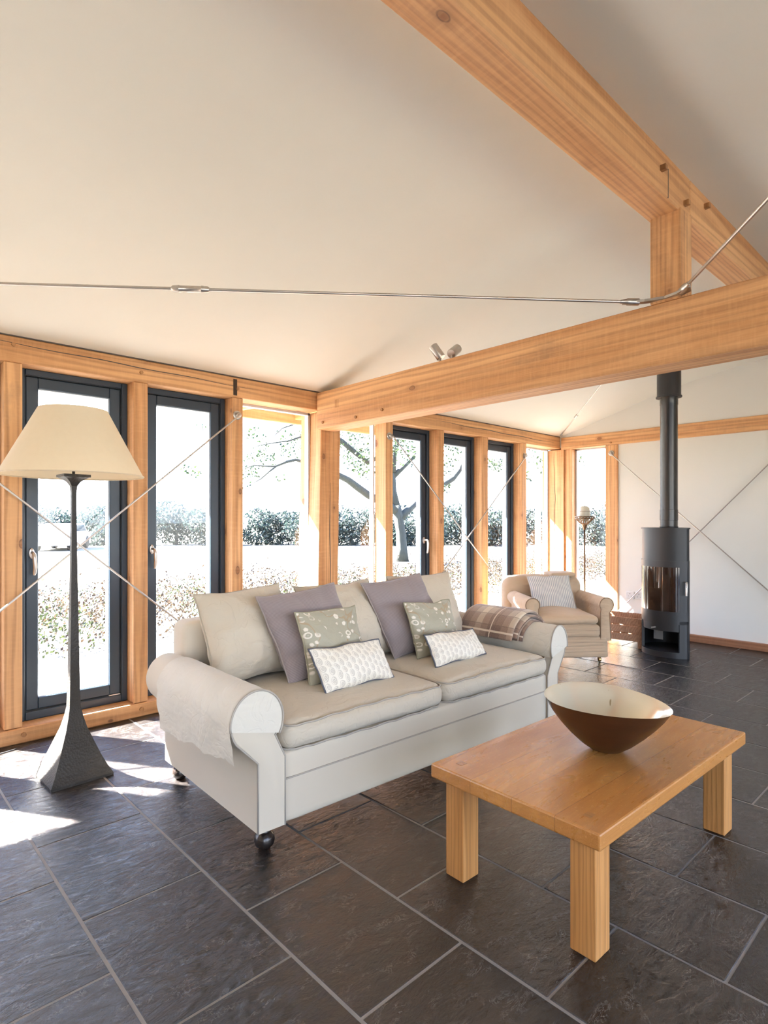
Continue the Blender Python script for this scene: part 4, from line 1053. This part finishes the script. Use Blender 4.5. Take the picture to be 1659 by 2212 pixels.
# ------------------------------------------------------------------ outdoors
PAVE = simple('pale patio paving', (0.18, 0.176, 0.17), 0.8, nscale=4, var=0.1)
STRAW = simple('dry straw meadow', (0.14, 0.132, 0.105), 0.95, nscale=0.8, var=0.2)
b = new(); box(b, -300, 400, -300, 600, -0.30, -0.10); struct('ground', b, STRAW)
struct('patio', bx(-4, 9.5, 4.14, 6.15, -0.12, -0.03), PAVE)
struct('patio_2', bx(-4, 9.5, -6.0, YF - 0.2, -0.12, -0.03), PAVE)
def leafmat(name, a, b_):
    t = NT(name); oi = t.n('ShaderNodeAttribute', attribute_name='tone'); c = t.mix(oi.outputs['Fac'], a, b_)
    p = t.t.nodes.new('ShaderNodeBsdfPrincipled'); t.l(c, p.inputs['Base Color']); p.inputs['Roughness'].default_value = 0.6
    tl = t.n('ShaderNodeBsdfTranslucent'); t.l(c, tl.inputs[0]); ms = t.n('ShaderNodeMixShader'); ms.inputs[0].default_value = 0.3
    t.l(p.outputs[0], ms.inputs[1]); t.l(tl.outputs[0], ms.inputs[2]); t.l(ms.outputs[0], t.out.inputs[0]); return t.m
HEDGE = leafmat('hedge leaves', (0.014, 0.026, 0.024), (0.035, 0.052, 0.046))
OAKL = leafmat('oak leaves', (0.008, 0.022, 0.007), (0.03, 0.05, 0.014))
HERB = leafmat('dry wildflower heads', (0.008, 0.004, 0.002), (0.07, 0.05, 0.03))
HERBG = leafmat('green herb leaves', (0.006, 0.014, 0.003), (0.035, 0.05, 0.014))
BARK = NT('grey green oak bark'); f = BARK.noise(BARK.coord(scale=(6, 6, 1.2)), 2.5, 6, 0.7, 0.6)
BARK.bsdf(BARK.mix(f, (0.010, 0.013, 0.012), (0.035, 0.042, 0.037)), 0.9, bump=f, bstr=0.8, bdist=0.05); BARK = BARK.m
def leaves(b, lay, rng, c, rad, n_, size, flat=1.0, tones=(0, 1)):
    c = Vector(c)
    for _ in range(n_):
        while True:
            d = Vector((rng.uniform(-1, 1), rng.uniform(-1, 1), rng.uniform(-1, 1)))
            if 0.05 < d.length < 1: break
        d = d * (d.length ** -0.35) if d.length > 0.3 else d
        p = c + Vector((d.x * rad[0], d.y * rad[1], d.z * rad[2]))
        a = Vector((rng.gauss(0, 1), rng.gauss(0, 1), rng.gauss(0, 1))).normalized(); u = a.orthogonal().normalized(); w = a.cross(u)
        s = size * rng.uniform(0.6, 1.3)
        q = [b.verts.new(p + u * s), b.verts.new(p + w * s * 0.6), b.verts.new(p - u * s), b.verts.new(p - w * s * 0.6)]
        f_ = b.faces.new(q); tn = rng.uniform(*tones)
        for lp in f_.loops: lp[lay] = (tn, tn, tn, 1)
CT, ST = math.cos(TH), math.sin(TH)
def world(lat, D, z): return Vector((D * CT + lat * ST, D * ST - lat * CT, z))
rng = random.Random(11)
hed = [(-22.5, 34, 2.0, 2.3), (-19.6, 33, 2.0, 2.0), (-17.2, 35, 2.2, 2.15), (-14.6, 33, 1.7, 1.75), (-12.0, 34, 2.1, 2.25), (-9.3, 33, 1.9, 1.9), (-6.8, 34, 1.6, 1.7), (-4.2, 33, 1.7, 1.55), (-1.9, 34, 1.9, 2.25), (0.8, 33, 1.7, 1.9), (3.4, 34, 1.8, 1.9), (6.0, 33, 1.8, 1.8), (9.0, 35, 2.2, 1.8), (12.2, 33, 1.9, 2.3), (15.3, 34, 2.2, 1.9)]
hl = ['rounded dark green field tree seen through the leftmost door, at its left edge', 'dark green field bush seen through the leftmost door, beside the lamp stem', 'taller field tree seen through the leftmost door, right of the lamp stem']
for i, (lat, D, rad, h) in enumerate(hed):
    b = new(); lay = b.loops.layers.color.new('tone')
    c = world(lat, D, h * 0.5 - 0.1)
    for k in range(9):
        off = Vector((rng.uniform(-1, 1) * rad * 0.7, rng.uniform(-1, 1) * rad * 0.5, rng.uniform(-0.35, 0.4) * h))
        leaves(b, lay, rng, c + off, (rad * 0.55, rad * 0.55, h * 0.36), 520, 0.085, tones=(0, 1))
    u_ = 829.5 + 1270 * lat / D
    root = obj('field_tree', b, HEDGE)
    tr = obj('trunk', tube(new(), [tuple(world(lat, D, -0.1)), tuple(world(lat, D, h * 0.7))], [0.12, 0.06], 8), BARK, root)
    where = ['far left behind the leftmost door', 'through the leftmost door, left of the lamp stem', 'seen through the leftmost door right of the lamp stem', 'behind the post beside the lamp', 'seen through the second door from the left, left side', 'seen through the second door from the left, right side', 'seen at the left of the first clear window', 'seen in the middle of the first clear window', 'seen through the narrow clear window right of the main post', 'seen beside the oak trunk', 'seen through the door right of the oak trunk', 'seen through the third of the farther doors', 'hidden behind the corner post', 'seen behind the milky globe light', 'at the far right beyond the gable wall'][i]
    tag(root, 'dark green hedgerow tree ' + where, 'tree', 'hedgerow trees beyond the meadow')

# oak with wide limbs, about twenty metres off
def onpix(u, v, D):
    return world((u - 829.5) / 1270 * D, D, 1.28 - (v - 1125) / 1270 * D)
D0 = 20.0
limbs = [
    ([(869, 1213, 0), (868, 1185, 0), (866, 1151, 0), (861, 1117, 0), (856, 1092, 0)], [0.24, 0.19, 0.165, 0.17, 0.15]),
    ([(863, 1120, 0), (878, 1105, .2), (892, 1092, .5), (905, 1078, .8), (930, 1062, 1.1), (960, 1045, 1.4), (979, 1033, 1.6), (992, 1016, 1.7), (1000, 998, 1.8), (1020, 965, 1.9)], [0.15, 0.14, 0.13, 0.125, 0.12, 0.12, 0.11, 0.10, 0.09, 0.07]),
    ([(858, 1105, 0), (835, 1090, -.2), (810, 1077, -.4), (795, 1069, -.5), (769, 1050, -.8), (752, 1037, -1), (736, 1029, -1.2), (700, 1010, -1.5), (665, 1000, -1.7), (639, 993, -1.8), (618, 998, -1.9), (596, 1007, -2), (575, 1007, -2), (549, 1005, -2.1), (528, 1012, -2.2)], [0.15, 0.14, 0.13, 0.125, 0.12, 0.11, 0.10, 0.08, 0.065, 0.05, 0.045, 0.035, 0.03, 0.02, 0.012]),
    ([(596, 1008, -2), (580, 1020, -2), (564, 1034, -2), (550, 1042, -2), (538, 1050, -2)], [0.03, 0.025, 0.02, 0.014, 0.008]),
    ([(856, 1095, 0), (848, 1060, .2), (847, 1030, .3), (840, 1000, .4), (820, 985, .3), (795, 1000, 0), (770, 980, -.3), (738, 953, -.6), (700, 930, -.9)], [0.15, 0.14, 0.13, 0.11, 0.10, 0.085, 0.09, 0.09, 0.06]),
    ([(848, 1030, .3), (868, 1012, .5), (885, 995, .7), (899, 979, .9), (915, 955, 1.2), (935, 925, 1.5)], [0.11, 0.085, 0.08, 0.075, 0.06, 0.05]),
    ([(848, 1020, .3), (851, 985, .3), (858, 950, .4), (862, 900, .5)], [0.12, 0.1, 0.08, 0.05]),
    ([(700, 930, -.9), (660, 940, -1.2), (625, 952, -1.5), (590, 957, -1.7), (561, 962, -1.9), (535, 972, -2)], [0.06, 0.045, 0.03, 0.02, 0.014, 0.008]),
    ([(660, 900, -1.2), (640, 915, -1.4), (610, 925, -1.6), (588, 945, -1.8), (570, 965, -2)], [0.04, 0.03, 0.02, 0.012, 0.007]),
    ([(1020, 965, 1.9), (1060, 940, 2.2), (1110, 945, 2.4), (1145, 955, 2.5)], [0.07, 0.055, 0.04, 0.03]),
]
b = new()
for pp, rr_ in limbs: tube(b, [onpix(u, v_, D0 + dd) for u, v_, dd in pp], rr_, 9)
oak = obj('oak_tree', b, BARK, smooth=True); tag(oak, 'spreading oak with a thick crooked trunk in the meadow behind the sofa', 'tree')
b = new(); lay = b.loops.layers.color.new('tone')
cl_ = [(745, 960, 1.0, 160), (760, 940, 1, 200), (775, 985, .6, 120), (785, 1000, .5, 120), (800, 960, .8, 160), (765, 1010, .3, 30), (792, 1020, .4, 60), (860, 955, .7, 120), (880, 950, .8, 200), (900, 955, .8, 180), (915, 975, .5, 60), (970, 980, .6, 160), (965, 1010, .4, 60), (962, 1055, .25, 40), (850, 985, .5, 60), (895, 1000, .3, 30), (980, 940, 1.0, 200),
       (1078, 1003, .35, 130), (1068, 1000, .3, 40), (1145, 990, .5, 70), (1160, 1005, .4, 60), (1148, 1030, .3, 25), (545, 935, .25, 12), (553, 940, .35, 50), (565, 962, .3, 16), (570, 990, .45, 70), (550, 990, .35, 30), (575, 985, .3, 30), (533, 1020, .4, 60), (540, 1005, .4, 40), (528, 1045, .3, 36), (632, 955, .45, 80), (628, 975, .4, 55), (630, 935, .35, 30), (605, 1030, .2, 14), (550, 1025, .2, 14), (600, 940, .25, 12), (585, 1000, .2, 10), (437, 925, .25, 16), (402, 1010, .22, 18), (418, 1020, .28, 30), (425, 1027, .2, 14), (720, 900, 1.2, 160), (840, 900, 1.4, 300), (940, 900, 1.3, 240), (1060, 900, 1.3, 160), (1195, 905, .5, 30), (1255, 990, .2, 12), (1250, 1000, .2, 14), (1248, 978, .15, 8)]
for u, v_, r_, n_ in cl_: leaves(b, lay, rng, onpix(u, v_, D0 + rng.uniform(-2, 0.5)), (r_, r_, r_ * 0.7), n_, 0.055)
fo = obj('foliage', b, OAKL, oak)

# wildflower strip between the patio and the meadow
b = new(); lay = b.loops.layers.color.new('tone'); b2 = new(); lay2 = b2.loops.layers.color.new('tone')
for _ in range(24000):
    x_ = rng.uniform(-3.5, 17); y_ = rng.uniform(6.25, 9.6)
    hh = rng.uniform(0.1, 0.62) * (0.75 + 0.35 * mn.noise(Vector((x_ * 0.8, y_ * 0.8, 0))))
    if rng.random() < 0.03: hh *= 1.5
    dst = mn.noise(Vector((x_ * 0.9 + 5, y_ * 0.9, 3)))
    c = Vector((x_, y_, -0.1 + hh))
    if dst > 0.05 and hh < 0.42 and rng.random() < 0.75: leaves(b2, lay2, rng, c, (0.05, 0.05, 0.05), 3, 0.02)
    else: leaves(b, lay, rng, c, (0.05, 0.05, 0.06), 3, 0.021, tones=(0, 0.7) if rng.random() < 0.6 else (0.6, 1))
    if rng.random() < 0.12:
        w = rng.uniform(-0.03, 0.03); q = [b.verts.new((x_ - 0.002, y_, -0.1)), b.verts.new((x_ + 0.002, y_, -0.1)), b.verts.new((x_ + w + 0.001, y_ + w, -0.1 + hh)), b.verts.new((x_ + w - 0.001, y_ + w, -0.1 + hh))]
        f_ = b.faces.new(q)
        for lp in f_.loops: lp[lay] = (0.6, 0.6, 0.6, 1)
o = obj('wildflowers', b, HERB); o['kind'] = 'stuff'; tag(o, 'dry brown and cream wildflower heads growing along the patio edge', 'wildflowers')
o = obj('green_herbs', b2, HERBG); o['kind'] = 'stuff'; tag(o, 'low green herb leaves growing among the wildflowers', 'plants')

# downpipe by the corner
DP = simple('galvanised downpipe', (0.34, 0.36, 0.38), 0.5, 0.5)
pp = [(7.30, 4.93, 2.25), (7.45, 4.94, 2.14), (7.62, 4.95, 2.09), (7.76, 4.95, 2.03), (7.84, 4.95, 1.92), (7.86, 4.95, 1.75), (7.87, 4.95, 1.2), (7.87, 4.95, -0.05)]
o = obj('downpipe', tube(new(), pp, 0.045, 16), DP, smooth=True); tag(o, 'galvanised curved downpipe outside the last clear window', 'pipe')

# parked white car far across the meadow
car = thing('parked_car', 'small white car parked before the hedge, seen left of the lamp stem', 'car', world(-15.6, 28.5, -0.1), R(60))
CW = simple('white car paint', (0.8, 0.8, 0.82), 0.2)
b = new(); prism(b, [(-2.0, 0.25), (-2.05, 0.6), (-1.9, 0.78), (-1.1, 0.86), (-0.6, 1.22), (0.7, 1.25), (1.25, 0.88), (1.95, 0.75), (2.05, 0.5), (2.0, 0.25)], -0.8, 0.8, 'y'); obj('body', b, CW, car)
b = new(); prism(b, [(-0.98, 0.88), (-0.55, 1.16), (0.65, 1.18), (1.08, 0.88)], -0.815, 0.815, 'y'); obj('side_window', b, simple('car window glass', (0.08, 0.09, 0.10), 0.2), car)
for x in (-1.25, 1.3):
    for y in (-0.72, 0.72): obj('wheel', lathe(new(), [(0, -0.1), (0.31, -0.1), (0.31, 0.1), (0, 0.1)], 20, mat=Matrix.Translation((x, y, 0.31)) @ Matrix.Rotation(R(90), 4, 'X')), SEAL, car)
for o in bpy.data.objects:
    if '_off' in o: del o['_off']
